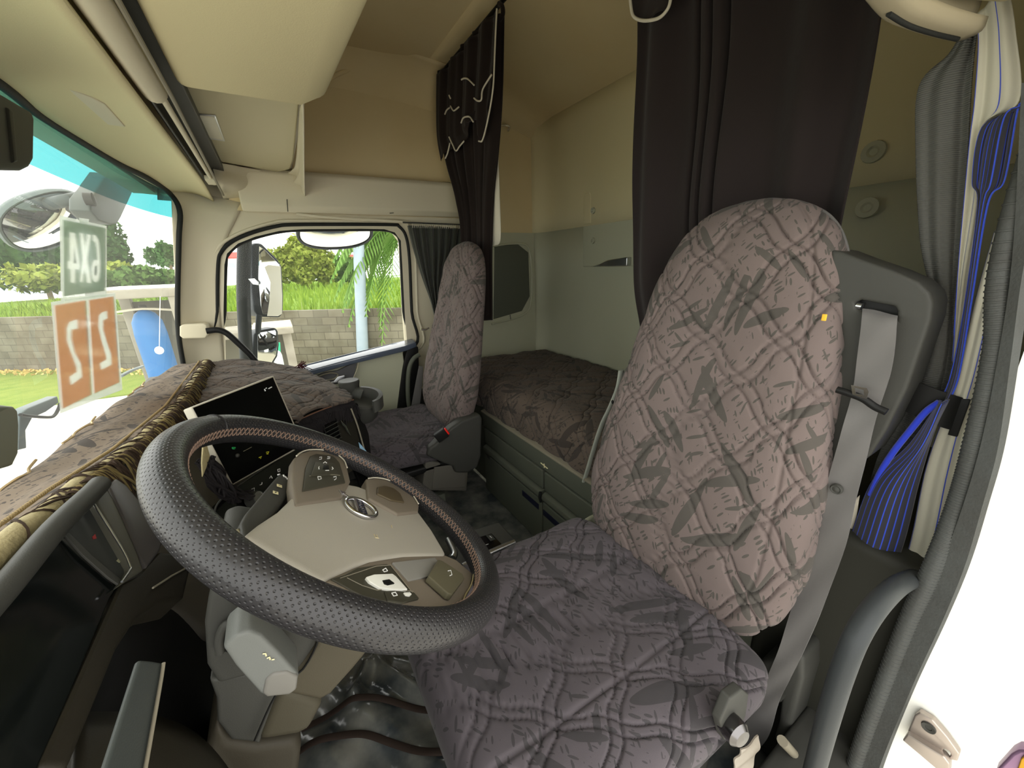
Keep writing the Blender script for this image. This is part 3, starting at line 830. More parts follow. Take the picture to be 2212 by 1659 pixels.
box('pull_strap', (.7665, 1.165, .185), (.003, .125, .026), M('navy strap', (28, 30, 48), .7), d1, bev=.001)
box('pull_strap', (.7665, 1.008, .180), (.003, .125, .026), M('navy strap', (28, 30, 48), .7), d2, bev=.001)
tube('gap_hook', [(.762, 1.082, .27), (.757, 1.081, .25), (.762, 1.081, .225)], .006, rubber, d1, smooth=4)
mkr = tubes('hinge_mark', [[(.7705, 1.09, .396), (.7705, 1.045, .392)], [(.7705, 1.068, .402), (.7705, 1.066, .386)]], .0022, cream_ink, bb)
# bunk support strut beside the driver seat
st = tube('strut', [(0.775,0.707,0.861),(0.775,0.715,0.807),(0.775,0.741,0.74),(0.775,0.779,0.652),(0.775,0.842,0.439)], .010, M('pale green-grey plastic', (168, 172, 160), .5), bb, smooth=4, flat=.5, up=(0, 1, 0))
lathe('bolt', (0.762,0.716,0.768), (-1, 0, 0), [(0, .007), (.004, .006), (.005, .001)], chrome, st)

def mattress():
    nx, ny = 170, 420
    X0, X1, Y0, Y1, ZB = .79, 1.465, .31, 2.075, .462
    V = []; UV = []
    u = np.linspace(0, 1, nx+1); v = np.linspace(0, 1, ny+1)
    prof = []
    # profile across the bunk: up the front face, over the rounded edge and back
    R0 = .075; H = .145
    L1 = H-R0; L2 = R0*math.pi/2; L3 = (X1-X0)-R0; L = L1+L2+L3
    for t in u*L:
        if t < L1: prof.append((X0, ZB+t, -1, 0, t))
        elif t < L1+L2:
            a = (t-L1)/R0; prof.append((X0+R0-R0*math.cos(a), ZB+L1+R0*math.sin(a), -math.cos(a), math.sin(a), t))
        else: prof.append((X0+R0+(t-L1-L2), ZB+H-.02*((t-L1-L2)/L3), 0, 1, t))
    prof = np.array(prof)
    Y = Y0+(Y1-Y0)*v
    TT, YY = np.meshgrid(prof[:, 4], Y)
    A = TT/.21+YY/.16; B = TT/.21-YY/.16
    h = quilt(A, B)*.0075
    bulge = .012*np.sin(np.clip((YY-Y0)/(Y1-Y0), 0, 1)*math.pi)
    rs = np.random.default_rng(3)
    wr = .002*np.sin(YY*37+TT*21)+.002*np.sin(TT*45-YY*13)
    h = h+wr
    endf = np.clip(np.minimum(YY-Y0, Y1-YY)/.06, 0, 1); endf = np.sqrt(1-(1-endf)**2)
    Xp = prof[None, :, 0]+prof[None, :, 2]*h
    Zp = prof[None, :, 1]+prof[None, :, 3]*h
    Zp = ZB+(Zp-ZB)*(.45+.55*endf)
    V = np.stack([Xp, YY, Zp], -1).reshape(-1, 3)
    UV = np.stack([TT, YY], -1).reshape(-1, 2)
    n = nx+1
    idx = np.arange((nx+1)*(ny+1)).reshape(ny+1, nx+1)
    F = np.stack([idx[:-1, :-1], idx[1:, :-1], idx[1:, 1:], idx[:-1, 1:]], -1).reshape(-1, 4).tolist()
    return mk('mattress', V, F[::-1], quilt_b, uv=UV, ang=80)
mt = mattress()
md = mt.modifiers.new('thickness', 'SOLIDIFY'); md.thickness = .01; md.offset = -1
tag(mt, 'brown quilted bunk mattress on the base across the rear of the cab', 'mattress')

# ================================================================== curtains
def folds(n, amp, ax, ph=0.0, irr=.6, top=1.0):
    def f(u, v):
        a = amp*(top+(1-top)*v)
        w = math.sin(2*math.pi*(n*u+ph)+1.3*math.sin(5*u+2.0)*irr)+.35*math.sin(2*math.pi*(2.3*n*u+.4+v*.25))
        return (ax[0]*a*w, ax[1]*a*w, ax[2]*a*w)
    return f
XR = .868
rail = tube('curtain_rail', [(XR+.01, .10, 2.045), (XR+.01, 2.06, 2.045)], .008, black_pl, smooth=0)
tag(rail, 'dark curtain rail across the cab ceiling behind the seats', 'rail')
c1 = thing('sleeper_curtain', 'bunched black-brown velvet curtain with white-piped swags above the passenger seat', 'curtain', (XR, 1.75, .8))
rows_sheet('drape', [[(0.868,2.085,2.039),(0.868,1.846,2.033),(0.868,1.639,2.029),(0.868,1.45,2.019)],
                     [(0.868,2.116,1.867),(0.868,1.861,1.813),(0.868,1.628,1.786),(0.868,1.481,1.778)],
                     [(0.868,2.054,1.664),(0.868,1.841,1.629),(0.868,1.651,1.606),(0.868,1.527,1.595)],
                     [(0.868,1.947,1.475),(0.868,1.816,1.456),(0.868,1.671,1.439),(0.868,1.584,1.432)],
                     [(0.868,1.913,1.274),(0.868,1.821,1.257),(0.868,1.719,1.245),(0.868,1.622,1.236)],
                     [(0.868,2.072,0.852),(0.868,1.91,0.864),(0.868,1.767,0.879),(0.868,1.649,0.891)]], 90, 60, velvet, c1, th=.003, fold=folds(5.2, .016, (1, 0, 0), .1))
XV = XR-.034
rows_sheet('valance', [[(0.834,2.003,2.007),(0.834,1.773,2.001),(0.834,1.574,2),(0.834,1.39,1.991)],
                       [(0.834,2.042,1.88),(0.834,1.801,1.852),(0.834,1.594,1.849),(0.834,1.427,1.867)],
                       [(0.834,2.058,1.765),(0.834,1.824,1.734),(0.834,1.63,1.741),(0.834,1.463,1.774)],
                       [(0.834,2.033,1.661),(0.834,1.906,1.685),(0.834,1.839,1.654),(0.834,1.741,1.685),(0.834,1.672,1.733),(0.834,1.607,1.751),(0.834,1.575,1.644),(0.834,1.49,1.731)]], 90, 30, velvet, c1, th=.003, fold=folds(4.4, .010, (1, 0, 0), .3))
tubes('piping',
      [[(0.817,1.389,1.981),(0.817,1.401,1.929),(0.817,1.418,1.847),(0.817,1.436,1.77),(0.817,1.476,1.699),(0.817,1.535,1.63),(0.817,1.572,1.633)], [(0.817,1.443,1.813),(0.817,1.516,1.792),(0.817,1.531,1.764),(0.817,1.562,1.769),(0.817,1.593,1.788)],
       [(0.817,1.698,1.887),(0.817,1.671,1.882),(0.817,1.637,1.867),(0.817,1.587,1.83)], [(0.817,1.728,1.74),(0.817,1.707,1.751),(0.817,1.679,1.749),(0.817,1.64,1.737),(0.817,1.612,1.712)],
       [(0.817,1.868,1.723),(0.817,1.836,1.687),(0.817,1.801,1.651),(0.817,1.758,1.659),(0.817,1.711,1.667)], [(0.817,1.897,1.822),(0.817,1.872,1.831),(0.817,1.839,1.83)], [(0.817,1.828,1.833),(0.817,1.796,1.806),(0.817,1.741,1.803)],
       [(0.817,1.93,1.649),(0.817,1.897,1.665),(0.817,1.862,1.697)], [(0.817,1.835,1.876),(0.817,1.822,1.86)]], .0032, lining, c1, seg=6, smooth=5)
rows_sheet('lining', [[(0.895,1.579,1.735),(0.895,1.55,1.75)], [(0.895,1.616,1.609),(0.895,1.559,1.605)], [(0.895,1.651,1.434),(0.895,1.561,1.439)], [(0.895,1.685,1.249),(0.895,1.569,1.256)], [(0.895,1.687,1.229),(0.895,1.627,1.236)]], 12, 30, lining, c1, th=.003, fold=folds(1.2, .004, (1, 0, 0)))
tube('tie', [(0.868,1.459,2.039),(0.868,1.437,2.021),(0.868,1.435,1.999),(0.868,1.459,1.994)], .008, velvet, c1, smooth=4)

XD = .90
c2 = thing('sleeper_curtain', 'wide charcoal velvet curtain hanging behind the driver seat', 'curtain', (XD, .55, .6))
rows_sheet('drape', [[(0.9,0.853,1.855),(0.9,0.683,1.765),(0.9,0.539,1.69),(0.9,0.425,1.63),(0.9,0.333,1.581)],
                     [(0.9,0.832,1.611),(0.9,0.657,1.557),(0.9,0.514,1.528),(0.9,0.403,1.505),(0.9,0.324,1.489)],
                     [(0.9,0.827,1.315),(0.9,0.649,1.287),(0.9,0.501,1.268),(0.9,0.395,1.257),(0.9,0.318,1.256)],
                     [(0.9,0.803,1.101),(0.9,0.628,1.114),(0.9,0.491,1.13),(0.9,0.383,1.142),(0.9,0.311,1.152)],
                     [(0.9,0.768,0.938),(0.9,0.61,0.962),(0.9,0.47,0.991),(0.9,0.369,1.013),(0.9,0.291,1.031)],
                     [(0.9,0.735,0.744),(0.9,0.589,0.786),(0.9,0.446,0.828),(0.9,0.351,0.855),(0.9,0.273,0.878)]], 170, 60, velvet_l, c2, th=.003,
           fold=lambda u, v: (.016*math.sin(2*math.pi*(3.6*u+.25*math.sin(6*u+v)))+.012*math.exp(-((u-.36)/.012)**2)*2+.03*math.exp(-((u-.50)/.012)**2)+.03*math.exp(-((u-.43)/.010)**2)+.004*math.sin(17*v+9*u), 0, 0))
rows_sheet('valance', [[(0.86,0.845,1.839),(0.86,0.776,1.803),(0.86,0.707,1.766)], [(0.86,0.826,1.751),(0.86,0.769,1.724),(0.86,0.703,1.693)], [(0.86,0.818,1.722),(0.86,0.779,1.691),(0.86,0.719,1.683)]], 20, 20, velvet_l, c2, th=.003, fold=folds(1.0, .006, (1, 0, 0)))
tube('piping', [(0.85,0.817,1.762),(0.85,0.813,1.738),(0.85,0.804,1.71),(0.85,0.784,1.692),(0.85,0.756,1.678),(0.85,0.723,1.669),(0.85,0.703,1.675),(0.85,0.697,1.688),(0.85,0.698,1.705)], .0035, lining, c2, smooth=5)

c3 = thing('window_curtain', 'dark green side window curtain gathered behind the passenger seat', 'curtain', (.75, 2.1, 1.0))
rows_sheet('drape', [[(0.649,2.105,1.361),(0.749,2.105,1.358),(0.855,2.105,1.356),(0.966,2.105,1.35)], [(0.668,2.105,1.24),(0.749,2.105,1.227),(0.828,2.105,1.214),(0.925,2.105,1.2)], [(0.701,2.105,1.095),(0.747,2.105,1.08),(0.801,2.105,1.07),(0.862,2.105,1.062)],
                     [(0.736,2.105,0.967),(0.762,2.105,0.952),(0.79,2.105,0.95),(0.818,2.105,0.947)], [(0.753,2.105,0.861),(0.766,2.105,0.854),(0.78,2.105,0.852),(0.795,2.105,0.851)]], 100, 40, green_cl, c3, th=.002, fold=folds(6.5, .014, (.3, 1, 0), .2))
hk = [(0.65,2.075,1.365), (0.665,2.075,1.363), (0.952,2.075,1.345)]
tubes('hooks', [[(.667+.011*k, 2.078, 1.366), (.667+.011*k, 2.074, 1.357), (.668+.011*k, 2.076, 1.347)] for k in range(28)], .0016, lining, c3)
tube('track', [(.62, 2.083, 1.373), (1.0, 2.083, 1.368)], .004, dkgrey, c3, smooth=0)

# grey curtain on the B pillar, held by a strap, and the blue pinstripe curtain behind it
c4 = thing('pillar_curtain', 'grey ribbed curtain on the driver side pillar, cinched by a black strap', 'curtain', (.88, .18, .8))
rows_sheet('drape', [[(0.88,0.221,1.443),(0.88,0.217,1.439),(0.88,0.209,1.442)], [(0.88,0.23,1.417),(0.88,0.215,1.416),(0.88,0.206,1.415)], [(0.88,0.254,1.386),(0.88,0.221,1.372),(0.88,0.198,1.364)], [(0.88,0.238,1.294),(0.88,0.206,1.28),(0.88,0.181,1.269)],
                     [(0.88,0.206,1.165),(0.88,0.18,1.15),(0.88,0.159,1.136)], [(0.88,0.175,1.074),(0.88,0.16,1.068),(0.88,0.148,1.062)], [(0.88,0.169,0.993),(0.88,0.153,0.992),(0.88,0.134,0.992)], [(0.88,0.171,0.949),(0.88,0.151,0.946),(0.88,0.129,0.944)],
                     [(0.88,0.17,0.904),(0.88,0.152,0.909),(0.88,0.128,0.921)], [(0.88,0.182,0.811),(0.88,0.157,0.826),(0.88,0.139,0.847)], [(0.88,0.184,0.743),(0.88,0.167,0.752),(0.88,0.155,0.758)]], 60, 70, grey_cl, c4, th=.002, fold=folds(1.3, .005, (1, .3, 0), .15))
sp = strap('strap', [((.845, .172, .955), (.845, .172, .905)), ((.835, .150, .952), (.835, .150, .900)), ((.838, .118, .943), (.838, .118, .890)), ((.85, .100, .937), (.85, .100, .885))], 0, .003, black_pl, c4, smooth=6)
box('strap_clip', (.846, .103, .908), (.006, .010, .06), black_pl, sp, bev=.001)

def stripes(name, ground, line, n, wid):
    m = D.materials.new(name); m.use_nodes = True
    nt = m.node_tree; b = nt.nodes['Principled BSDF']; b.inputs['Roughness'].default_value = .8; b.inputs['Sheen Weight'].default_value = .2
    uv = nt.nodes.new('ShaderNodeUVMap'); sx = nt.nodes.new('ShaderNodeSeparateXYZ'); nt.links.new(uv.outputs[0], sx.inputs[0])
    ml = nt.nodes.new('ShaderNodeMath'); ml.operation = 'MULTIPLY'; ml.inputs[1].default_value = n; nt.links.new(sx.outputs[0], ml.inputs[0])
    fr = nt.nodes.new('ShaderNodeMath'); fr.operation = 'FRACT'; nt.links.new(ml.outputs[0], fr.inputs[0])
    lt = nt.nodes.new('ShaderNodeMath'); lt.operation = 'LESS_THAN'; lt.inputs[1].default_value = wid; nt.links.new(fr.outputs[0], lt.inputs[0])
    mx = nt.nodes.new('ShaderNodeMix'); mx.data_type = 'RGBA'; mx.inputs['A'].default_value = lin(ground)+(1,); mx.inputs['B'].default_value = lin(line)+(1,)
    nt.links.new(lt.outputs[0], mx.inputs['Factor']); nt.links.new(mx.outputs['Result'], b.inputs['Base Color'])
    return m
blue_st = stripes('blue pinstripe cloth', (38, 38, 48), (44, 74, 200), 8, .18)
pale_st = stripes('pale lining cloth with a blue line', (196, 192, 174), (56, 80, 195), 1.6, .05)
blue_ed = M('royal blue binding', (40, 60, 190), .7, sheen=.3)
c5 = thing('striped_curtain', 'blue pinstripe curtain with a pale lining hanging in the driver door jamb', 'curtain', (.84, .12, .6))
rows_sheet('front_drape', [[(0.84,0.141,1.316),(0.84,0.138,1.32)], [(0.84,0.169,1.304),(0.84,0.154,1.306),(0.84,0.141,1.314)], [(0.84,0.163,1.239),(0.84,0.149,1.234),(0.84,0.133,1.234)], [(0.84,0.151,1.209),(0.84,0.146,1.205),(0.84,0.141,1.207)], [(0.84,0.134,1.079),(0.84,0.13,1.076),(0.84,0.127,1.077)],
                           [(0.84,0.125,0.978),(0.84,0.119,0.976),(0.84,0.116,0.974)], [(0.84,0.126,0.926),(0.84,0.121,0.926),(0.84,0.117,0.93)]], 40, 60, blue_st, c5, th=.002, fold=folds(1.5, .005, (1, 0, 0)))
rows_sheet('lower_drape', [[(0.83,0.124,0.933),(0.83,0.12,0.933),(0.83,0.117,0.937)], [(0.83,0.141,0.852),(0.83,0.127,0.858),(0.83,0.121,0.884)], [(0.83,0.171,0.768),(0.83,0.142,0.774),(0.83,0.119,0.795)], [(0.83,0.178,0.646),(0.83,0.145,0.653),(0.83,0.113,0.672)],
                           [(0.83,0.185,0.496),(0.83,0.145,0.515),(0.83,0.117,0.546)], [(0.83,0.186,0.39),(0.83,0.157,0.389),(0.83,0.125,0.413)]], 60, 60, blue_st, c5, th=.003, fold=lambda u, v: (-.02*math.sin(math.pi*u), 0, 0))
tube('hem', [(0.828,0.185,0.389),(0.828,0.174,0.375),(0.828,0.158,0.375),(0.828,0.144,0.383)], .006, midgrey, c5, smooth=5)
rows_sheet('lining_upper', [[(0.86,0.209,1.447),(0.86,0.198,1.457),(0.86,0.187,1.466)], [(0.86,0.199,1.411),(0.86,0.187,1.406),(0.86,0.17,1.416)], [(0.86,0.187,1.341),(0.86,0.174,1.332),(0.86,0.147,1.331)], [(0.86,0.181,1.296),(0.86,0.173,1.294),(0.86,0.173,1.31)], [(0.86,0.17,1.224),(0.86,0.159,1.22),(0.86,0.153,1.216)], [(0.86,0.152,1.11),(0.86,0.146,1.107),(0.86,0.143,1.11)], [(0.86,0.13,0.988),(0.86,0.127,0.985),(0.86,0.125,0.985)]], 30, 60, pale_st, c5, th=.002, fold=folds(1.2, .004, (1, 0, 0)))
rows_sheet('lining_side', [[(0.85,0.129,1.172),(0.85,0.123,1.183),(0.85,0.122,1.205)], [(0.85,0.126,1.086),(0.85,0.117,1.086),(0.85,0.105,1.087)], [(0.85,0.119,0.978),(0.85,0.109,0.98),(0.85,0.096,0.983)], [(0.85,0.118,0.926),(0.85,0.108,0.922),(0.85,0.094,0.911)], [(0.85,0.119,0.813),(0.85,0.099,0.815),(0.85,0.083,0.814)], [(0.85,0.108,0.666),(0.85,0.091,0.678),(0.85,0.072,0.691)],
                           [(0.85,0.107,0.511),(0.85,0.088,0.529),(0.85,0.069,0.548)], [(0.85,0.105,0.333),(0.85,0.092,0.337),(0.85,0.083,0.343)]], 30, 60, pale_st, c5, th=.002, fold=folds(1.0, .004, (1, 0, 0), .3))
tube('binding', [(0.826,0.124,0.931),(0.826,0.135,0.911),(0.826,0.145,0.876),(0.826,0.156,0.834),(0.826,0.164,0.791),(0.826,0.168,0.743)], .0045, blue_ed, c5, smooth=5)
rows_sheet('lining_edge', [[(0.835,0.189,0.718),(0.835,0.183,0.731)], [(0.835,0.186,0.649),(0.835,0.178,0.654)], [(0.835,0.19,0.513),(0.835,0.183,0.518)], [(0.835,0.193,0.399),(0.835,0.186,0.399)]], 8, 30, lining, c5, th=.002)
tube('cord', [(0.8,0.21,1.456),(0.8,0.203,1.44),(0.8,0.2,1.433)], .004, white_pnt, c5, smooth=4)

# ================================================================== driver door jamb: seal, grab bar, striker
sl = [(.77, .110, 1.60)] + [(0.765,0.105,1.179),(0.765,0.083,1.025),(0.765,0.071,0.886),(0.765,0.067,0.8)] + [(0.755,0.067,0.699),(0.755,0.071,0.587),(0.755,0.072,0.428),(0.755,0.071,0.26),(0.755,0.063,0.107)]
in_seal = tube('door_seal', sl, .011, grey_rub, smooth=8, seg=14)
tag(in_seal, 'ribbed grey rubber door seal running down the driver door jamb', 'seal')
ribs = []
pth = catmull(sl, 60)
V = []; F = []
for i in range(20, len(pth)-20, 3):
    p = pth[i]; t = pth[i+1]-pth[i]; t = t/np.linalg.norm(t)
    v, f = tube_geo([p-t*.0016, p-t*.0008, p+t*.0008, p+t*.0016], lambda q: .0120 if .1 < q < .9 else .0108, 10, caps=False); o = len(V)
    V += v; F += [tuple(i_+o for i_ in q) for q in f]
mk('rib', V, F, grey_rub, in_seal)
fl_pts_a = [(0.757,0.129,1.325),(0.757,0.091,1.137),(0.757,0.076,1.027),(0.757,0.064,0.905),(0.757,0.059,0.785),(0.757,0.06,0.678),(0.757,0.063,0.545),(0.757,0.065,0.403),(0.757,0.059,0.254),(0.757,0.054,0.151)]
fl_pts_b = [(0.752,0.102,1.31),(0.752,0.081,1.137),(0.752,0.066,1.03),(0.752,0.05,0.912),(0.752,0.044,0.826),(0.752,0.039,0.731),(0.752,0.039,0.629),(0.752,0.042,0.491),(0.752,0.042,0.311),(0.752,0.037,0.19)]
struct(strap('trim_21', list(zip(fl_pts_a, fl_pts_b)), 0, .012, grey_rub, smooth=8))
struct(prism('trim_22', [(.775, .075, 2.0), (.775, .062, 1.0), (.775, .066, .5), (.775, .085, -.1), (.775, -.30, -.1), (.775, -.30, 2.0)], (.5, 0, 0), white_pnt, bev=.0))
struct(box('trim_23', (.80, .115, .12), (.5, .10, .24), dkgrey, bev=.01))
struct(box('trim_24', (1.10, .175, .33), (.60, .23, .66), M('dark olive plastic', (46, 46, 40), .55), bev=.02))
gb = tube('grab_bar', [(0.947,0.085,0.577),(0.795,0.085,0.647),(0.673,0.085,0.697),(0.585,0.085,0.713),(0.536,0.085,0.696),(0.523,0.085,0.646),(0.525,0.085,0.577),(0.536,0.085,0.483),(0.554,0.085,0.38),(0.597,0.085,0.205)], .0125, M('satin grey coated tube', (52, 55, 56), .45, bump=(900, .3, .0005)), smooth=8, seg=18)
tag(gb, 'thick grey curved grab bar at the bottom right beside the driver seat', 'grab bar')
# striker bracket
sk = thing('door_striker', 'zinc-plated door striker bracket bolted to the white jamb', 'latch bracket', (0.77,0.011,0.388))
zinc = M('zinc plate', (176, 166, 158), .35, metal=.8)
prism('plate', [(0.76,0.031,0.39),(0.76,0.031,0.43),(0.76,0.028,0.441),(0.76,0.013,0.443),(0.76,-0.005,0.431),(0.76,-0.021,0.416),(0.76,-0.022,0.401),(0.76,-0.014,0.393),(0.76,-0.015,0.404),(0.76,-0.012,0.409),(0.76,-0.007,0.407),(0.76,-0.006,0.391),(0.76,0.003,0.39)], (.012, 0, 0), zinc, sk, bev=.002)
prism('foot', [(0.75,0.032,0.377),(0.75,0.03,0.395),(0.75,-0.01,0.402),(0.75,-0.017,0.396),(0.75,-0.02,0.382),(0.75,-0.012,0.37)], (.015, 0, 0), zinc, sk, bev=.002)
lathe('screw', (0.759,0.014,0.426), (-1, 0, 0), [(0, .0085), (.002, .008), (.001, .004), (-.002, .003), (-.002, .0005)], midgrey, sk, seg=20)
fo = prism('door_catch', [(0.72,-0.05,0.466),(0.72,-0.054,0.51),(0.72,-0.057,0.522),(0.72,-0.064,0.532),(0.72,-0.073,0.493)], (.02, 0, 0), M('violet tinted zinc', (150, 120, 150), .35, metal=.6), bev=.003)
tag(fo, 'small violet and gold metal catch in the bottom right corner', 'catch')
prism('gold_tab', [(0.716,-0.063,0.491),(0.716,-0.061,0.515),(0.716,-0.064,0.533),(0.716,-0.073,0.497)], (.004, 0, 0), M('gold zinc', (200, 150, 50), .35, metal=.6), fo, bev=.001)
vent = thing('floor_vent', 'small black slotted vent low behind the grab bar', 'vent', (0.86,0.108,0.334))
prism('body', [(0.86,0.126,0.359),(0.86,0.101,0.369),(0.86,0.095,0.319),(0.86,0.12,0.319)], (.02, 0, 0), black_pl, vent, bev=.002)
tubes('slats', [[(0.857,0.118,0.356),(0.857,0.117,0.328)], [(0.857,0.111,0.358),(0.857,0.11,0.329)], [(0.857,0.105,0.361),(0.857,0.103,0.33)]], .0016, silver, vent)

# ================================================================== steering wheel and column
KC = np.array((.036, .4975, .8356)); KA = np.array((0, 1.0, 0)); KN_ = np.array((math.sin(math.radians(39.18)), 0, math.cos(math.radians(39.18)))); KB = np.cross(KN_, KA)
def kp(y, up, d=0.0): return KC+KA*y+KB*up+KN_*d

def leather():
    m = D.materials.new('perforated black leather'); m.use_nodes = True
    nt = m.node_tree; b = nt.nodes['Principled BSDF']
    b.inputs['Base Color'].default_value = lin((40, 39, 40))+(1,); b.inputs['Roughness'].default_value = .36; b.inputs['Specular IOR Level'].default_value = .40
    uv = nt.nodes.new('ShaderNodeUVMap')
    mp = nt.nodes.new('ShaderNodeMapping'); mp.inputs['Rotation'].default_value = (0, 0, math.radians(45)); nt.links.new(uv.outputs[0], mp.inputs[0])
    vo = nt.nodes.new('ShaderNodeTexVoronoi'); vo.voronoi_dimensions = '2D'; vo.inputs['Scale'].default_value = 215; vo.inputs['Randomness'].default_value = 0.0
    nt.links.new(mp.outputs[0], vo.inputs['Vector'])
    mr = nt.nodes.new('ShaderNodeMapRange'); mr.inputs[1].default_value = .05; mr.inputs[2].default_value = .30; mr.interpolation_type = 'SMOOTHSTEP'
    nt.links.new(vo.outputs['Distance'], mr.inputs['Value'])
    bp = nt.nodes.new('ShaderNodeBump'); bp.inputs['Strength'].default_value = .8; bp.inputs['Distance'].default_value = .001
    nt.links.new(mr.outputs[0], bp.inputs['Height']); nt.links.new(bp.outputs[0], b.inputs['Normal'])
    return m
leath = leather()
sw = thing('steering_wheel', 'large black perforated leather steering wheel with a taupe hub pad', 'steering wheel', tuple(KC))
def torus(name, Rm, rn, rt, mat, parent, nu=220, nv=40):
    V = []; F = []; UV = []
    for i in range(nu+1):
        t = 2*math.pi*i/nu; er = KA*math.cos(t)+KB*math.sin(t)
        for j in range(nv+1):
            p = 2*math.pi*j/nv
            V.append(KC+er*(Rm+rt*math.cos(p))+KN_*rn*math.sin(p)); UV.append((Rm*t, (rn+rt)/2*p))
    for i in range(nu):
        for j in range(nv):
            a = i*(nv+1)+j; F.append((a, a+nv+1, a+nv+2, a+1))
    return mk(name, V, F, mat, parent, uv=UV)
torus('rim', .2135, .0205, .0180, leath, sw)
# cross stitching along the inner edge of the rim cover
pa = []
N = 150
for i in range(N):
    t0 = 2*math.pi*i/N; t1 = 2*math.pi*(i+.8)/N
    for (ta, tb) in ((t0, t1), (t1, t0)):
        q = []
        for (t, ph) in ((ta, 2.62), (tb, 3.12)):
            er = KA*math.cos(t)+KB*math.sin(t)
            q.append(KC+er*(.2135+.0186*math.cos(ph))+KN_*.0212*math.sin(ph))
        pa.append(q)
tubes('stitching', pa, .0008, M('tan thread', (128, 106, 92), .8), sw, seg=4)
# ridge where the leather is joined
for t in (math.radians(318), math.radians(60)):
    er = KA*math.cos(t)+KB*math.sin(t)
    tube('leather_seam', [KC+er*(.2135+.0184*math.cos(p))+KN_*.0209*math.sin(p) for p in np.linspace(-.6, 2.6, 16)], .0009, leath, sw, smooth=0, seg=6)
pad_pts = [(-0.069,0.395,0.911),(-0.059,0.422,0.903),(-0.043,0.459,0.89),(-0.026,0.512,0.876),(-0.013,0.541,0.866),(0.002,0.575,0.853),(0.016,0.589,0.842),(0.029,0.593,0.831),(0.054,0.604,0.81),(0.071,0.603,0.796),(0.103,0.607,0.771),(0.125,0.602,0.752),(0.144,0.584,0.737),(0.149,0.524,0.733),(0.148,0.471,0.734),(0.147,0.459,0.735),(0.142,0.451,0.739),(0.119,0.442,0.758),(0.081,0.425,0.789),(0.056,0.411,0.809),(0.034,0.395,0.827),(0.02,0.383,0.838),(0.009,0.371,0.847),(-0.003,0.358,0.857),(-0.012,0.347,0.865),(-0.042,0.371,0.889)]
hub_m = M('taupe grey hub plastic', (163, 158, 146), .5, bump=(900, .35, .0006))
hub = prism('hub_pad', pad_pts, tuple(-.030*KN_), hub_m, sw, bev=.007, seg=4, ang=50)
# lower hub body
prism('hub_back', [kp(-.06, .05, -.03), kp(.06, .05, -.03), kp(.06, -.06, -.03), kp(-.06, -.06, -.03)], tuple(-.06*KN_), dkgrey, sw, bev=.015)
# emblem: ring, diagonal arrow, band with the maker's lettering
EC = np.array((0.047,0.519,0.819))
em = thing  # readability only
def ep(y, up, d): return EC+1.18*(KA*y+KB*up)+KN_*d
V, F = tube_geo([ep(.0200*math.cos(t), .0200*math.sin(t), .0015) for t in np.linspace(0, 2*math.pi, 60, endpoint=False)], .0032, 10, True)
emb = mk('emblem', V, F, chrome, sw)
prism('emblem_band', [ep(-.0185, .0048, .0008), ep(.0185, .0048, .0008), ep(.0185, -.0048, .0008), ep(-.0185, -.0048, .0008)], tuple(.0022*KN_), M('dark blue enamel', (40, 44, 58), .3), emb, bev=.0006)
prism('emblem_bar', [ep(-.0185, .0085, .0008), ep(.0185, .0085, .0008), ep(.0185, .0050, .0008), ep(-.0185, .0050, .0008)], tuple(.0030*KN_), chrome, emb, bev=.0006)
prism('emblem_arrow', [ep(.0145, .0165, .001), ep(.0165, .0145, .001), ep(.0215, .0195, .001), ep(.024, .017, .001), ep(.0265, .0265, .001), ep(.017, .024, .001), ep(.0195, .0215, .001)], tuple(.003*KN_), chrome, emb, bev=.0004)
text('emblem_lettering', 'VOLVO', .0100, frame(ep(0, -.0001, .0032), KA, KB), chrome, emb, ext=.0003, sx=1.15, bold=.0002)
# spokes
sp_m = M('taupe spoke plastic', (118, 109, 96), .5, bump=(900, .3, .0006))
spk = [[(-0.023,0.62,0.878),(-0.015,0.647,0.872),(-0.002,0.675,0.861),(0.021,0.702,0.843),(0.038,0.706,0.829),(0.049,0.692,0.82),(0.05,0.654,0.819),(0.047,0.601,0.822),(0.027,0.532,0.838),(-0.027,0.474,0.881),(-0.028,0.535,0.882)],
       [(0.074,0.635,0.8),(0.094,0.657,0.784),(0.116,0.67,0.765),(0.139,0.662,0.747),(0.152,0.639,0.736),(0.151,0.597,0.737),(0.141,0.568,0.745),(0.1,0.535,0.778),(0.064,0.559,0.808)],
       [(-0.012,0.349,0.862),(-0.003,0.361,0.854),(0.009,0.374,0.844),(0.034,0.399,0.824),(0.082,0.43,0.785),(0.144,0.458,0.735),(0.16,0.453,0.722),(0.175,0.424,0.709),(0.155,0.388,0.726),(0.127,0.35,0.749),(0.11,0.336,0.762),(0.081,0.327,0.786),(0.045,0.331,0.816),(0.02,0.331,0.836)]]
s1 = prism('spoke', spk[0], tuple(-.018*KN_), sp_m, sw, bev=.004)
s2 = prism('spoke', spk[1], tuple(-.018*KN_), sp_m, sw, bev=.004)
s3 = prism('spoke', spk[2], tuple(-.018*KN_), sp_m, sw, bev=.004)
tube('trim_edge', [(-0.02,0.622,0.879),(-0.014,0.645,0.873),(-0.002,0.669,0.864),(0.021,0.694,0.846),(0.038,0.697,0.832),(0.048,0.681,0.824),(0.049,0.651,0.822)], .0011, lining, s1, smooth=4)
tube('trim_edge', [(0.078,0.635,0.799),(0.093,0.651,0.787),(0.115,0.662,0.769),(0.137,0.654,0.751),(0.149,0.634,0.741),(0.15,0.598,0.74)], .0011, lining, s2, smooth=4)
tube('trim_edge', [(0.172,0.417,0.717),(0.156,0.389,0.73),(0.136,0.363,0.746),(0.126,0.346,0.755)], .0011, gold_cl, s3, smooth=4)
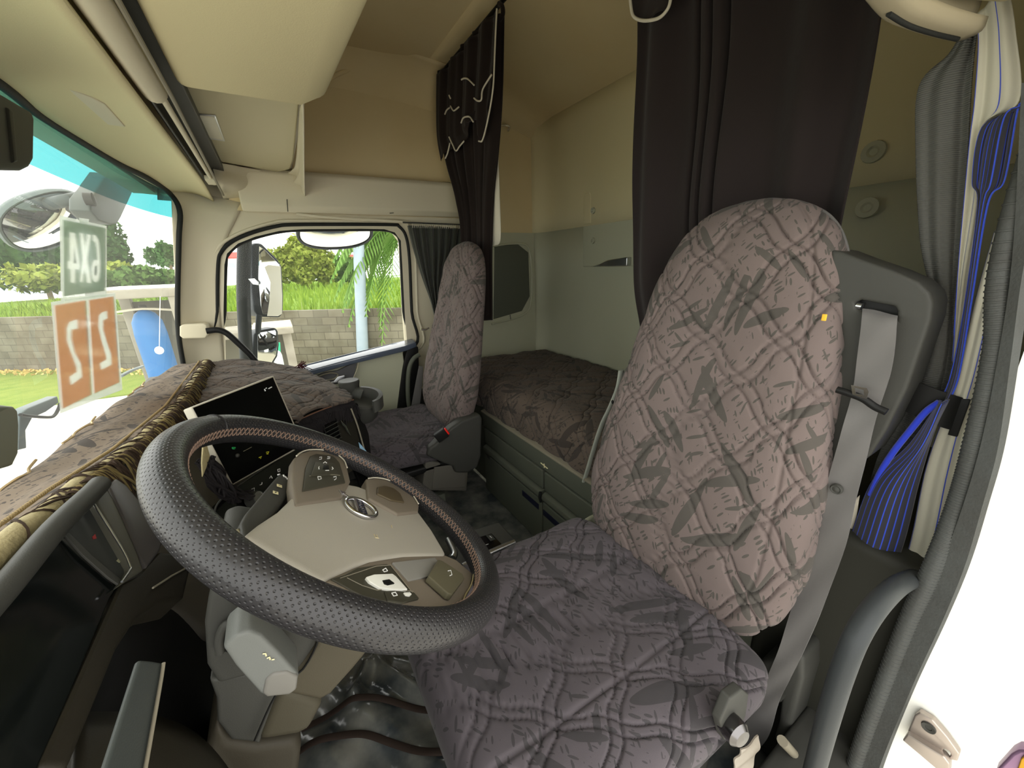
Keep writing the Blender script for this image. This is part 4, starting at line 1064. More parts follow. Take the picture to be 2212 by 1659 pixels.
bpan = M('dark olive button pad', (66, 64, 54), .4)
b1 = prism('button_pad', [(-0.002,0.643,0.864),(0.007,0.663,0.857),(0.033,0.685,0.835),(0.04,0.661,0.83),(0.038,0.584,0.832),(-0.018,0.512,0.877),(-0.011,0.59,0.871)], tuple(-.004*KN_), bpan, s1, bev=.0015)
prism('button', [(0.003,0.618,0.863),(0.03,0.643,0.841),(0.031,0.603,0.84),(-0.006,0.563,0.87)], tuple(-.004*KN_), bpan, b1, bev=.001)
prism('center_key', [(0.014,0.617,0.855),(0.021,0.625,0.849),(0.02,0.608,0.85),(0.011,0.599,0.857)], tuple(-.002*KN_), black_pl, b1, bev=.0005)
b3 = prism('button_pad', [(-0.006,0.353,0.859),(0.007,0.364,0.848),(0.02,0.379,0.838),(0.053,0.399,0.811),(0.058,0.397,0.807),(0.071,0.346,0.796),(0.054,0.335,0.81),(0.024,0.33,0.835),(0.01,0.34,0.846)], tuple(-.004*KN_), bpan, s3, bev=.0015)
prism('worn_key', [(0.026,0.361,0.837),(0.035,0.368,0.83),(0.055,0.377,0.813),(0.058,0.374,0.81),(0.065,0.353,0.805),(0.049,0.348,0.818),(0.036,0.348,0.828),(0.028,0.355,0.835)], tuple(-.004*KN_), white_pnt, b3, bev=.001)
prism('center_key', [(0.041,0.36,0.825),(0.049,0.364,0.819),(0.053,0.358,0.816),(0.045,0.353,0.822),(0.042,0.354,0.825)], tuple(-.002*KN_), black_pl, b3, bev=.0005)
prism('button', [(0.04,0.345,0.824),(0.049,0.349,0.816),(0.071,0.351,0.799),(0.074,0.343,0.796),(0.054,0.332,0.812),(0.04,0.331,0.824)], tuple(-.003*KN_), bpan, b3, bev=.001)
prism('worn_key', [(0.059,0.346,0.81),(0.066,0.349,0.804),(0.067,0.345,0.804),(0.064,0.342,0.806),(0.06,0.342,0.809)], tuple(-.002*KN_), white_pnt, b3, bev=.0004)
prism('recess', [(0.061,0.404,0.805),(0.124,0.439,0.754),(0.125,0.431,0.753),(0.101,0.391,0.773),(0.071,0.374,0.796)], tuple(-.003*KN_), M('pale scuffed panel', (132, 130, 124), .5), s3, bev=.001)
prism('rocker', [(0.123,0.421,0.765),(0.129,0.421,0.76),(0.149,0.399,0.744),(0.148,0.391,0.744),(0.115,0.35,0.771),(0.11,0.35,0.776),(0.096,0.378,0.787)], tuple(-.009*KN_), M('olive rocker key', (92, 88, 70), .45), s3, bev=.002)
prism('rocker', [(0.087,0.608,0.793),(0.101,0.627,0.781),(0.117,0.631,0.768),(0.125,0.615,0.762),(0.123,0.583,0.763),(0.1,0.572,0.783),(0.081,0.58,0.798)], tuple(-.004*KN_), M('brown rocker key', (84, 74, 56), .4), s2, bev=.002)
# legends on the buttons
bits('legend', [[(0.011,0.649,0.855),(0.014,0.655,0.852),(0.013,0.647,0.852),(0.01,0.641,0.855)], [(0.023,0.665,0.845),(0.027,0.67,0.841)], [(0.022,0.658,0.845),(0.026,0.663,0.842)],
                 [(0.007,0.605,0.86),(0.006,0.598,0.862),(0.006,0.594,0.861)], [(0.025,0.62,0.846),(0.026,0.615,0.845),(0.024,0.61,0.847)], [(0.014,0.624,0.855),(0.017,0.631,0.853),(0.019,0.629,0.851)], [(0.014,0.596,0.855),(0.016,0.597,0.854),(0.019,0.601,0.851)],
                 [(0.002,0.569,0.862),(0.006,0.574,0.858),(0.006,0.565,0.859),(0.002,0.559,0.862),(0.002,0.569,0.862)], [(0.023,0.587,0.845),(0.027,0.592,0.842),(0.026,0.585,0.842),(0.023,0.577,0.845)]], .0006, white_ink, s1, seg=4)
bits('legend', [[(0.046,0.384,0.817),(0.05,0.387,0.815),(0.051,0.383,0.814),(0.047,0.38,0.817),(0.046,0.384,0.817)], [(0.046,0.342,0.82),(0.05,0.344,0.817),(0.051,0.34,0.816),(0.047,0.338,0.819),(0.046,0.342,0.82)],
                 [(0.127,0.396,0.763),(0.132,0.399,0.759),(0.13,0.39,0.76),(0.126,0.387,0.763)]], .0006, white_ink, s3, seg=4)
bits('joint', [[(0.002,0.354,0.854),(0.018,0.369,0.84),(0.04,0.387,0.823),(0.057,0.396,0.809),(0.07,0.349,0.798)], [(0.008,0.358,0.848),(0.02,0.349,0.839),(0.033,0.346,0.828),(0.039,0.349,0.823),(0.054,0.351,0.811),(0.071,0.354,0.798)], [(-0.008,0.562,0.87),(0.011,0.585,0.855),(0.033,0.602,0.837)]], .0005, taupe, s3, seg=4)
# scuffs on the pad
bits('scuff', [[(0.052,0.459,0.813),(0.052,0.451,0.813),(0.056,0.451,0.81)], [(0.055,0.46,0.81),(0.055,0.453,0.81)], [(0.082,0.499,0.788),(0.081,0.491,0.789)], [(0.037,0.584,0.825),(0.038,0.579,0.824)]], .0005, M('scuff', (205, 190, 150), .7), hub, seg=4)

# column with shrouds, park brake lever and stalks
sc = thing('steering_column', 'taupe steering column shroud rising from the footwell under the wheel', 'steering column', (-.06, .50, .5))
prism('shroud', [(-0.113,0.405,0.845),(-0.107,0.405,0.86),(-0.094,0.405,0.861),(-0.07,0.405,0.845),(-0.054,0.405,0.798),(-0.037,0.405,0.769),(-0.029,0.405,0.753),(-0.036,0.405,0.733),(-0.057,0.405,0.707),(-0.093,0.405,0.732),(-0.127,0.405,0.742),(-0.13,0.405,0.771),(-0.121,0.405,0.821)], (0, .15, 0), midgrey, sc, bev=.016, seg=5)
prism('shroud_panel', [(-0.029,0.402,0.755),(0.014,0.402,0.701),(0.019,0.402,0.693),(-0.006,0.402,0.673),(-0.033,0.402,0.654),(-0.046,0.402,0.653),(-0.082,0.402,0.698),(-0.055,0.402,0.718),(-0.036,0.402,0.737)], (0, .19, 0), M('warm taupe plastic', (74, 69, 56), .55, bump=(800, .25, .0006)), sc, bev=.010)
prism('lower_cover', [(-0.133,0.408,0.75),(-0.093,0.408,0.731),(-0.077,0.408,0.698),(-0.089,0.408,0.678),(-0.113,0.408,0.629),(-0.117,0.408,0.637),(-0.134,0.408,0.657),(-0.139,0.408,0.692),(-0.133,0.408,0.723)], (0, .18, 0), dkgrey, sc, bev=.014)
prism('lower_panel', [(-0.076,0.405,0.701),(-0.046,0.405,0.652),(-0.043,0.405,0.642),(-0.064,0.405,0.612),(-0.078,0.405,0.615),(-0.114,0.405,0.638),(-0.089,0.405,0.682)], (0, .185, 0), M('warm taupe plastic', (68, 64, 52), .55, bump=(800, .25, .0006)), sc, bev=.012)
prism('floor_cover', [(-0.141,0.412,0.688),(-0.135,0.412,0.651),(-0.114,0.412,0.623),(-0.078,0.412,0.599),(-0.078,0.412,0.58),(-0.097,0.412,0.509),(-0.171,0.412,0.338),(-0.217,0.412,0.414),(-0.162,0.412,0.641)], (0, .17, 0), M('brown taupe plastic', (56, 52, 43), .55, bump=(800, .25, .0006)), sc, bev=.016)
tube('joint_strip', [(-0.113,0.4,0.65),(-0.09,0.4,0.689),(-0.074,0.4,0.707),(-0.053,0.4,0.715),(-0.035,0.4,0.74),(-0.03,0.4,0.758)], .0012, black_pl, sc, smooth=3)
ring = tube('recess_ring', [(-0.115,0.398,0.787),(-0.112,0.398,0.804),(-0.104,0.398,0.817),(-0.092,0.398,0.813),(-0.079,0.398,0.799),(-0.072,0.398,0.781),(-0.076,0.398,0.765)], .004, midgrey, sc, smooth=6)
prism('recess', [(-0.114,0.4,0.786),(-0.112,0.4,0.802),(-0.104,0.4,0.813),(-0.093,0.4,0.81),(-0.08,0.4,0.797),(-0.073,0.4,0.779),(-0.078,0.4,0.764),(-0.098,0.4,0.766)], (0, .004, 0), black_pl, sc, bev=.001)
lev = thing('park_brake_lever', 'pale grey park brake lever sticking out of the column shroud below the wheel', 'lever', (-0.08,0.39,0.793))
lv_m = M('pale grey lever plastic', (104, 106, 102), .45, bump=(800, .3, .0006))
ball('pivot', (-0.082,0.392,0.793), (.017, .016, .016), taupe, lev)
gr = prism('grip', [(-0.097,0.345,0.838),(-0.094,0.345,0.842),(-0.085,0.345,0.847),(-0.076,0.345,0.845),(-0.069,0.345,0.834),(-0.061,0.345,0.808),(-0.055,0.345,0.785),(-0.052,0.345,0.775),(-0.051,0.345,0.768),(-0.055,0.345,0.755),(-0.063,0.345,0.752),(-0.079,0.345,0.763),(-0.083,0.345,0.77),(-0.093,0.345,0.813)], (0, .038, 0), lv_m, lev, bev=.006, seg=4)
prism('end_cap', [(-0.076,0.343,0.785),(-0.069,0.343,0.789),(-0.058,0.343,0.783),(-0.051,0.343,0.77),(-0.055,0.343,0.755),(-0.062,0.343,0.753),(-0.079,0.343,0.764),(-0.081,0.343,0.771)], (0, .042, 0), M('light grey button', (112, 110, 104), .4), gr, bev=.005)
bits('symbol', [[(-0.072,0.344,0.815),(-0.07,0.344,0.814),(-0.07,0.344,0.811)], [(-0.07,0.344,0.808),(-0.068,0.344,0.808),(-0.068,0.344,0.805)], [(-0.067,0.344,0.804),(-0.065,0.344,0.803)]], .0007, cream_ink, gr, seg=4)
stk = thing('wiper_stalk', 'dark stalk with white wiper symbols between the wheel and the radio', 'stalk', (-0.064,0.435,0.879))
sa = prism('paddle', [(-0.074,0.423,0.897),(-0.076,0.441,0.899),(-0.073,0.465,0.896),(-0.052,0.557,0.879),(-0.045,0.587,0.873),(-0.04,0.597,0.869),(-0.033,0.589,0.863),(-0.031,0.569,0.861),(-0.034,0.543,0.865),(-0.04,0.515,0.869),(-0.062,0.429,0.887),(-0.071,0.41,0.895)], tuple(-.016*KN_), midgrey, stk, bev=.006, seg=4)
for (q1, q2) in (((604,1048), 0), ((595,1062), 0)):
    pass
def stamp(px, s=.0034):
    c_ = np.array(px); return [c_+KA*a_*s+KB*b_*s+KN_*.0004 for a_, b_ in ((-1, -1), (1, -1), (1, 1), (-1, 1))]
for nm, c_ in (('symbol', (-0.045,0.548,0.874)), ('symbol', (-0.049,0.526,0.877))):
    s_ = prism(nm, stamp(c_), tuple(.0006*KN_), cream_ink, sa, bev=.0003)
    text('digit', '1' if c_ == (-0.045,0.548,0.874) else '2', .005, frame(np.array(c_)+KN_*.0012, KA*.4+KB, KB*.4-KA), black_pl, s_, ext=.0002)
bits('legend', [[(-0.04,0.587,0.87),(-0.039,0.583,0.869)], [(-0.038,0.585,0.868),(-0.037,0.581,0.867)], [(-0.036,0.579,0.867),(-0.035,0.577,0.866)], [(-0.034,0.575,0.865),(-0.033,0.571,0.864)], [(-0.046,0.582,0.875),(-0.044,0.586,0.873)]], .001, white_ink, sa, seg=4)
ring2 = tube('collar', [(-0.081,0.436,0.892),(-0.08,0.433,0.891),(-0.078,0.431,0.889)], .004, silver, stk, smooth=0)

# ================================================================== dashboard
SNV = (0.8153, -0.5125, 0.2695)            # normal of the touchscreen
db = thing('dashboard', 'dark dashboard wrapping from the instrument binnacle to the passenger side', 'dashboard', (-.25, 1.0, .5))
# driver side: knee panel swept across, instrument binnacle with display, hood and bezel
kprof = [(-.165, .78), (-.125, .74), (-.10, .68), (-.088, .58), (-.092, .48), (-.12, .36), (-.19, .2), (-.30, .08)]
kk = catmull([(x, 0, z) for x, z in kprof], 6)
def knee(u, v):
    p = kk[min(int(v*(len(kk)-1)+.5), len(kk)-1)]
    y = .03+.37*u
    return (p[0]-.06*u*u, y, p[2])
grid('knee_panel', knee, 16, len(kk)-1, M('dark brown-black plastic', (44, 41, 33), .5, bump=(900, .25, .0006)), db, th=.01)
def knee2(u, v):
    p = kk[min(int(v*(len(kk)-1)+.5), len(kk)-1)]
    return (p[0]-.10-.02*math.sin(u*3), .38+.50*u, p[2]*.96)
grid('column_surround', knee2, 16, len(kk)-1, black_pl, db, th=.01)
def knee3(u, v):
    p = kk[min(int(v*(len(kk)-1)+.5), len(kk)-1)]
    return (p[0]+.02+.10*min(1, u*2), .86+1.25*u, .03+(p[2]-.03)*.88)
grid('passenger_lower', knee3, 24, len(kk)-1, dkgrey, db, th=.01)
strip = prism('door_pocket_trim', [(-0.128,0.305,0.894),(-0.128,0.317,0.879),(-0.128,0.33,0.862),(-0.128,0.317,0.859),(-0.128,0.285,0.853),(-0.128,0.259,0.848),(-0.128,0.238,0.844),(-0.128,0.216,0.888),(-0.128,0.235,0.891)], (-.004, 0, 0), M('slate grey plastic', (60, 64, 62), .5, bump=(900, .25, .0006)), db, bev=.003)
tube('trim_edge', [(-0.126,0.324,0.867),(-0.126,0.312,0.864),(-0.126,0.281,0.858),(-0.126,0.255,0.853),(-0.126,0.234,0.849)], .0012, taupe, strip, smooth=4)
disp = prism('instrument_display', [(-0.247,0.414,0.904),(-0.245,0.463,0.9),(-0.243,0.512,0.896),(-0.238,0.61,0.886),(-0.236,0.612,0.883),(-0.205,0.547,0.825),(-0.205,0.541,0.824),(-0.206,0.516,0.827),(-0.208,0.491,0.829),(-0.205,0.381,0.825),(-0.204,0.325,0.822),(-0.201,0.298,0.817),(-0.215,0.294,0.843)], (-.010, 0, -.006), M('dark instrument glass', (16, 19, 18), .12, spec=.5), db, bev=.002)
prism('screen_area', [(-0.237,0.595,0.888),(-0.236,0.605,0.886),(-0.207,0.549,0.832),(-0.205,0.542,0.827),(-0.206,0.517,0.829),(-0.212,0.516,0.841),(-0.239,0.538,0.892)], (-.001, 0, -.0005), M('dim grey screen', (58, 60, 58), .2), disp, bev=0)
prism('display_bar', [(-0.238,0.533,0.896),(-0.235,0.536,0.892),(-0.221,0.523,0.865),(-0.204,0.512,0.833),(-0.204,0.504,0.833),(-0.21,0.507,0.843),(-0.225,0.518,0.872)], (-.002, 0, -.001), midgrey, disp, bev=.0005)
prism('warning_mark', [(-0.228,0.553,0.872),(-0.228,0.56,0.871),(-0.226,0.554,0.868),(-0.227,0.55,0.87)], (.0004, 0, .0003), M('dim red mark', (150, 50, 50), .5), disp, bev=0)
prism('warning_mark', [(-0.212,0.538,0.842),(-0.212,0.544,0.841),(-0.21,0.543,0.838),(-0.21,0.537,0.839)], (.0004, 0, .0003), M('pale mark', (150, 150, 120), .5), disp, bev=0)
tube('hood', [(-.255, -.02, .925), (-.245, .2, .918), (-.238, .40, .908)] + [(-0.232,0.512,0.913),(-0.232,0.601,0.906),(-0.232,0.623,0.905)], .0105, dkgrey, db, smooth=5, seg=16)
prism('hood_panel', [(-.262, -.02, .920), (-.262, .58, .895), (-.24, .58, .905), (-.24, -.02, .93)], (-.02, 0, -.04), dkgrey, db, bev=.004)
bz = prism('bezel', [(-0.231,0.595,0.894),(-0.233,0.617,0.898),(-0.232,0.635,0.896),(-0.225,0.623,0.883),(-0.215,0.598,0.862),(-0.199,0.556,0.833),(-0.192,0.535,0.821),(-0.195,0.524,0.826),(-0.2,0.499,0.835),(-0.199,0.527,0.833),(-0.2,0.532,0.835)], (-.012, 0, -.006), M('dark taupe bezel', (78, 77, 68), .4), db, bev=.004)
tube('bezel_line', [(-0.23,0.588,0.895),(-0.216,0.563,0.869),(-0.204,0.54,0.848),(-0.199,0.527,0.837),(-0.198,0.52,0.836),(-0.199,0.499,0.838)], .0012, silver, bz, smooth=4)
sg = prism('side_panel', [(-0.235,0.649,0.888),(-0.235,0.677,0.887),(-0.227,0.676,0.873),(-0.192,0.632,0.808),(-0.192,0.59,0.808),(-0.195,0.55,0.813),(-0.206,0.573,0.834),(-0.221,0.614,0.862)], (-.010, 0, -.006), M('smoky grey panel', (74, 71, 70), .3), db, bev=.003)
prism('lower_bezel', [(-0.204,0.509,0.83),(-0.198,0.535,0.818),(-0.192,0.59,0.808),(-0.17,0.621,0.766),(-0.169,0.538,0.763),(-0.182,0.511,0.789),(-0.19,0.48,0.803),(-0.193,0.434,0.81),(-0.193,0.326,0.809),(-0.202,0.322,0.826)], (-.03, 0, -.02), M('dark brown-black plastic', (40, 37, 30), .5, bump=(900, .25, .0006)), db, bev=.006)
tube('crease', [(-0.187,0.523,0.802),(-0.179,0.556,0.788),(-0.17,0.594,0.769)], .0012, taupe, db, smooth=0)
# centre: panel behind the screen, radio and climate panel
prism('centre_panel', [(-.27, .62, .83), (-.235, 1.25, .77), (-.06, 1.20, .61), (-.02, 1.12, .49), (-.10, .80, .47), (-.19, .64, .61)], (-.05, .02, -.06), M('warm grey dash plastic', (84, 80, 72), .55, bump=(900, .25, .0006)), db, bev=.01)
RC = np.array((-0.111,0.854,0.691))
rp = prism('radio_panel', [(-0.169,0.779,0.739),(-0.163,0.793,0.747),(-0.144,0.826,0.752),(-0.101,0.891,0.746),(-0.013,1.026,0.732),(0,1.038,0.719),(0.023,1.036,0.647),(0.001,0.983,0.612),(-0.075,0.862,0.612),(-0.135,0.781,0.639),(-0.154,0.775,0.685)], tuple(-.012*np.array(SNV)), black_gl, db, bev=.002)
tube('radio_trim', [(-0.169,0.776,0.739),(-0.162,0.794,0.75),(-0.14,0.829,0.753),(-0.101,0.889,0.749),(-0.058,0.955,0.743),(-0.009,1.027,0.733)], .0018, midgrey, rp, smooth=5)
kb_ = (-0.121,0.839,0.715)
lathe('volume_knob', kb_, SNV, [(0, .016), (.016, .0145), (.019, .0135), (.0195, .001)], midgrey, rp)
lathe('knob_ring', np.array(kb_)+np.array(SNV)*.0192, SNV, [(0, .0125), (.0012, .0125), (.0013, .0105), (.0004, .010), (.0003, .001)], silver, rp)
bits('radio_legend', [[(-0.142,0.818,0.733),(-0.139,0.822,0.732)], [(-0.136,0.812,0.706),(-0.134,0.816,0.705)], [(-0.117,0.856,0.729),(-0.113,0.861,0.728),(-0.114,0.856,0.722),(-0.117,0.853,0.724),(-0.117,0.856,0.729)],
       [(-0.104,0.873,0.725),(-0.101,0.878,0.723),(-0.1,0.881,0.726)], [(-0.087,0.899,0.722),(-0.084,0.905,0.724),(-0.083,0.904,0.718)], [(-0.071,0.927,0.725),(-0.067,0.932,0.723),(-0.068,0.928,0.718),(-0.071,0.924,0.72),(-0.071,0.927,0.725)]], .0007, white_ink, rp, seg=4)
# touchscreen
ts = thing('touchscreen', 'black tablet-like touchscreen with a silver edge standing on the dash centre', 'screen', tuple((-0.098,0.894,0.765)))
prism('frame', [(-0.171,0.858,0.92),(-0.042,1.058,0.911),(-0.011,1.013,0.732),(-0.141,0.823,0.763)], tuple(-.020*np.array(SNV)), M('silver-beige screen edge', (176, 170, 154), .4), ts, bev=.004)
scr = prism('glass', [(-0.169,0.859,0.918),(-0.045,1.051,0.908),(-0.015,1.009,0.737),(-0.139,0.826,0.765)], tuple(-.0015*np.array(SNV)), M('black screen glass', (4, 4, 5), .18, spec=.15), ts, bev=.0005)
SO = (-.0903, .9377, .8324)
bits('status_icon', [[(-0.065,1.01,0.893),(-0.064,1.009,0.888)], [(-0.062,1.014,0.893),(-0.061,1.017,0.893)], [(-0.057,1.02,0.89),(-0.051,1.03,0.89)]], .0013, white_ink, scr, seg=4)
bits('call_icon', [[(-0.131,0.867,0.822),(-0.127,0.872,0.819)], [(-0.13,0.867,0.82),(-0.128,0.87,0.818)]], .0016, green_ink, scr, seg=4)
bits('menu_icon', [[(-0.096,0.899,0.775),(-0.092,0.905,0.774),(-0.094,0.9,0.772)], [(-0.083,0.919,0.775),(-0.079,0.924,0.773),(-0.081,0.92,0.77),(-0.083,0.918,0.772)]], .0011, yellow_ink, scr, seg=4)
ball('home_icon', (-0.126,0.866,0.804), (.004, .004, .004), midgrey, scr)
bits('caption', [[(-0.145,0.879,0.885),(-0.139,0.888,0.884)], [(-0.117,0.881,0.804),(-0.104,0.9,0.802)]], .0006, taupe, scr, seg=4)

# dash mats: windshield strip and the passenger-side cover
def rollp(y): return np.interp(y, [.0, .5, .65, .85, 1.2, 1.9, 2.0], [.925, .908, .892, .863, .834, .803, .80])
dm = thing('dash_mat', 'brown patterned dash mat with gold braid and fringe along the windshield', 'dash mat', (-.36, 1.0, .86))
def mat1(u, v):
    y = .04+1.95*u
    x0 = xw(y, ws_edge_z(y))+.012; z0 = ws_edge_z(y)-.012
    x1 = -.266-.04*max(0, (y-1.2)/.8); z1 = rollp(y)
    x = x0+(x1-x0)*v; z = z0+(z1-z0)*v+.006*math.sin(v*math.pi)+.0035*math.sin(23*y+5*v)+.003*math.sin(11*y-9*v)
    return (x, y, z)
mat_m = fabric('brown patterned mat', (112, 99, 84), (46, 41, 38), 2.0, 1.25)
g1 = grid('cloth', mat1, 160, 24, mat_m, dm, th=.006, uvf=lambda u, v: (u*1.95, v*.2))
ry = np.linspace(.03, 1.97, 40)
tube('roll', [(-.262-.04*max(0, (y-1.2)/.8), y, rollp(y)+.004+.002*math.sin(y*40)) for y in ry], .0115, gold_cl, dm, smooth=2, seg=12)
def braid(off, r, ph):
    out = []
    for y in np.linspace(.03, 1.97, 4200):
        a = y*820+ph
        out.append((-.286-.04*max(0, (y-1.2)/.8)+off+r*math.cos(a), y, rollp(y)+.010+r*math.sin(a)))
    return out
tubes('braid', [braid(0, .0014, 0), braid(0, .0014, math.pi)], .0013, M('brown-gold cord', (140, 122, 88), .8), dm, seg=5)
tubes('loose_cord', [[(-.418+.006*math.sin(k*1.7), y0+.026*k, ws_edge_z(y0+.026*k)+.006+.003*math.sin(k*2)) for k in range(8)] for y0 in (.78, 1.05, 1.45)], .0022, M('pale torn thread', (190, 168, 130), .8), dm, seg=5, smooth=3)['kind'] = 'stuff'
wr = []
for k in range(95):
    y = .38+1.55*rng.random(); n_ = rng.normal(0, .012); x = -.262-.04*max(0, (y-1.2)/.8); z = rollp(y)+.004+.002*math.sin(y*40)
    wr.append([(x+.0122*math.cos(a), y+n_*(a-1.5), z+.0122*math.sin(a)) for a in np.linspace(-.6, 2.6, 9)])
tubes('binding_thread', wr, .0014, fringe_m, dm, seg=4)['kind'] = 'stuff'
fr = []; fr2 = []
for k in range(640):
    y = .40+1.54*rng.random()
    if y < .60 or (y < .8 and rng.random() < .4): continue
    x = -.258-.04*max(0, (y-1.2)/.8); z = rollp(y)
    L = .025+.05*rng.random(); dy = rng.normal(0, .012); a = rng.random()
    p = [(x+.0, y, z+.010), (x+.009, y+dy*.2, z+.013), (x+.016, y+dy*.5, z+.002), (x+.018+.008*a, y+dy*.8, z-L*.5), (x+.016+.014*a, y+dy*1.3, z-L)]
    (fr if rng.random() < .7 else fr2).append(p)
f1 = tubes('fringe', fr, .0016, fringe_m, dm, seg=4, smooth=3); f1['kind'] = 'stuff'
f2 = tubes('fringe', fr2, .0015, M('olive fringe thread', (120, 106, 68), .8), dm, seg=4, smooth=3); f2['kind'] = 'stuff'

pm = thing('dash_mat', 'quilted brown dash mat with a black fringe on the passenger side of the dash', 'dash mat', (0, 1.6, .74))
def pmat_pts():
    # outline of the cover: rows run from the driver side to the passenger side
    rows = [[(-.275, 1.04, .822), (-.28, 1.35, .805), (-.30, 1.70, .79), (-.325, 2.05, .772)],
            [(-.19, 1.07, .80), (-.18, 1.35, .79), (-.18, 1.70, .785), (-.19, 2.04, .772)],
            [(-.10, 1.11, .775), (-.09, 1.35, .775), (-.08, 1.68, .765), (-.08, 2.0, .748)],
            [(-.03, 1.17, .748), (.0, 1.38, .752), (.02, 1.65, .742), (.02, 1.93, .722)],
            [(-.018, 1.20, .736), (.062, 1.28, .728), (.155, 1.335, .722), (.105, 1.62, .722)]]
    return rows
def qmat():
    rows = pmat_pts(); nu, nv = 150, 130
    R_ = []
    for r in rows:
        P = np.array(catmull(r, 12)); d = np.r_[0, np.cumsum(np.linalg.norm(np.diff(P, axis=0), axis=1))]; d /= d[-1]
        R_.append(np.stack([np.interp(np.linspace(0, 1, nu+1), d, P[:, k]) for k in range(3)], 1))
    V = []; UV = []
    cols = [np.array(catmull([R_[j][i] for j in range(5)], 30)) for i in range(nu+1)]
    K = cols[0].shape[0]
    for j in range(nv+1):
        x = j/nv*(K-1); a = min(int(x), K-2); t = x-a
        for i in range(nu+1):
            p = cols[i][a]*(1-t)+cols[i][a+1]*t
            h = float(quilt(np.array(p[0]/.13+p[1]/.20), np.array(p[0]/.13-p[1]/.20+.3)))*.006+.003*math.sin(p[1]*31+p[0]*17)
            V.append(p+np.array((0, 0, h+.004))); UV.append((p[0], p[1]))
    F = [(j*(nu+1)+i, j*(nu+1)+i+1, (j+1)*(nu+1)+i+1, (j+1)*(nu+1)+i) for j in range(nv) for i in range(nu)]
    o = mk('cloth', V, F, quilt_b, pm, uv=UV, ang=80)
    md = o.modifiers.new('thickness', 'SOLIDIFY'); md.thickness = .008; md.offset = -1
    return o
qmat()
edge = catmull([(-.018, 1.20, .738), (.062, 1.28, .730), (.155, 1.335, .724)], 60)
tube('welt', [e+np.array((.003, -.003, .0)) for e in edge], .0022, M('rust welt', (110, 82, 66), .8), pm, smooth=0, seg=6)
sk_ = []
for k in range(300):
    e = edge[int(rng.random()*(len(edge)-1))]; L = .035+.03*rng.random()*(1+.4*math.sin(e[0]*60)); d = rng.normal(0, .006)
    sk_.append([e+np.array((0, 0, -.002)), e+np.array((.006, -.008, -.015)), e+np.array((.010+d, -.010+d, -L*.6)), e+np.array((.012+d*1.6, -.011+d, -L))])
f3 = tubes('fringe', sk_, .0022, fringe_k, pm, seg=4, smooth=3); f3['kind'] = 'stuff'
rows_sheet('skirt', [[tuple(edge[0]), tuple(edge[60]), tuple(edge[-1])], [tuple(edge[0]+np.array((.008, -.008, -.022))), tuple(edge[60]+np.array((.008, -.008, -.022))), tuple(edge[-1]+np.array((.008, -.008, -.04)))]], 40, 8, fringe_k, pm, th=.002, fold=lambda u, v: (.003*math.sin(70*u)*v, 0, .006*math.sin(43*u)*v))
f4 = tubes('tassel', [[(.02+.004*k*math.sin(k), 1.90+.01*math.cos(k*2.1), .722), (.03+.006*math.sin(k*3.1), 1.90+.012*math.cos(k*1.7), .742+.006*(k % 3)), (.045+.012*math.sin(k*2.3), 1.885+.02*math.cos(k), .738+.010*(k % 4))] for k in range(18)], .0014, M('dark red thread', (70, 30, 34), .8), pm, seg=4, smooth=3)
# hanging fringe end left of the screen
f5 = tubes('loose_fringe', [[(-.18+.03*rng.random(), .80+.03*rng.random(), .83), (-.17+.03*rng.random(), .79+.03*rng.random(), .80), (-.16+.03*rng.random(), .78+.03*rng.random(), .765), (-.145+.04*rng.random(), .78+.04*rng.random(), .745)] for k in range(60)], .002, fringe_k, dm, seg=4, smooth=3); f5['kind'] = 'stuff'
prism('braid_end', [(-0.163,0.814,0.856),(-0.158,0.821,0.854),(-0.157,0.814,0.836),(-0.163,0.796,0.823),(-0.169,0.782,0.813),(-0.167,0.795,0.834)], tuple(-.003*np.array(SNV)), gold_cl, dm, bev=.001)

# passenger side of the dash below the cover: face, vents, cup holder
prism('passenger_top', [(-.32, 1.05, .80), (-.34, 2.08, .765), (.0, 2.0, .715), (.095, 1.62, .712), (.145, 1.345, .714), (.055, 1.295, .720), (-.03, 1.21, .728)], (0, 0, -.05), dkgrey, db, bev=.006)
face = [(.012, 1.255, .715), (.072, 1.292, .708), (.150, 1.340, .706), (.156, 1.325, .60), (.150, 1.29, .50), (.085, 1.235, .50), (.02, 1.20, .52)]
prism('passenger_face', face, (-.06, .10, -.01), M('dark brown-black plastic', (40, 38, 32), .45, bump=(900, .25, .0006)), db, bev=.006)
FN = np.array((.52, -.85, .05)); FX = np.array((.85, .52, 0)); FZ = np.array((0, 0, 1.0))
fo_ = np.array((.078, 1.288, .655))
def fp_(a, b_, d=.0): return tuple(fo_+FX*a+FZ*b_+FN*(d+.022))
vn = prism('air_vent', [fp_(-.05, .03, .004), fp_(-.002, .03, .004), fp_(.004, -.06, .004), fp_(-.044, -.06, .004)], tuple(-.01*FN), black_gl, db, bev=.002)
for k in range(6):
    tube('vane', [fp_(-.048+.001*k, .022-.014*k, .006), fp_(-.001+.001*k, .026-.014*k, .008)], .0022, dkgrey, vn, smooth=0, flat=.5)
mkp = prism('fm_ornament', [fp_(.010, .030, .004), fp_(.020, .012, .004), (fp_(.028, .0, .004)), fp_(.040, -.045, .004), fp_(.026, -.020, .004), fp_(.022, -.004, .004), fp_(.014, .008, .004)], tuple(.003*FN), chrome, db, bev=.0008); mkp.name = 'ornament'
tube('face_trim', [fp_(.058, .05, .006), fp_(.072, -.02, .006), fp_(.085, -.13, .006)], .0026, taupe, db, smooth=3)
prism('end_panel', [(.155, 1.335, .715), (.175, 1.36, .70), (.20, 1.40, .56), (.19, 1.36, .46), (.158, 1.30, .46), (.158, 1.325, .6)], (-.05, .08, 0), black_pl, db, bev=.008)
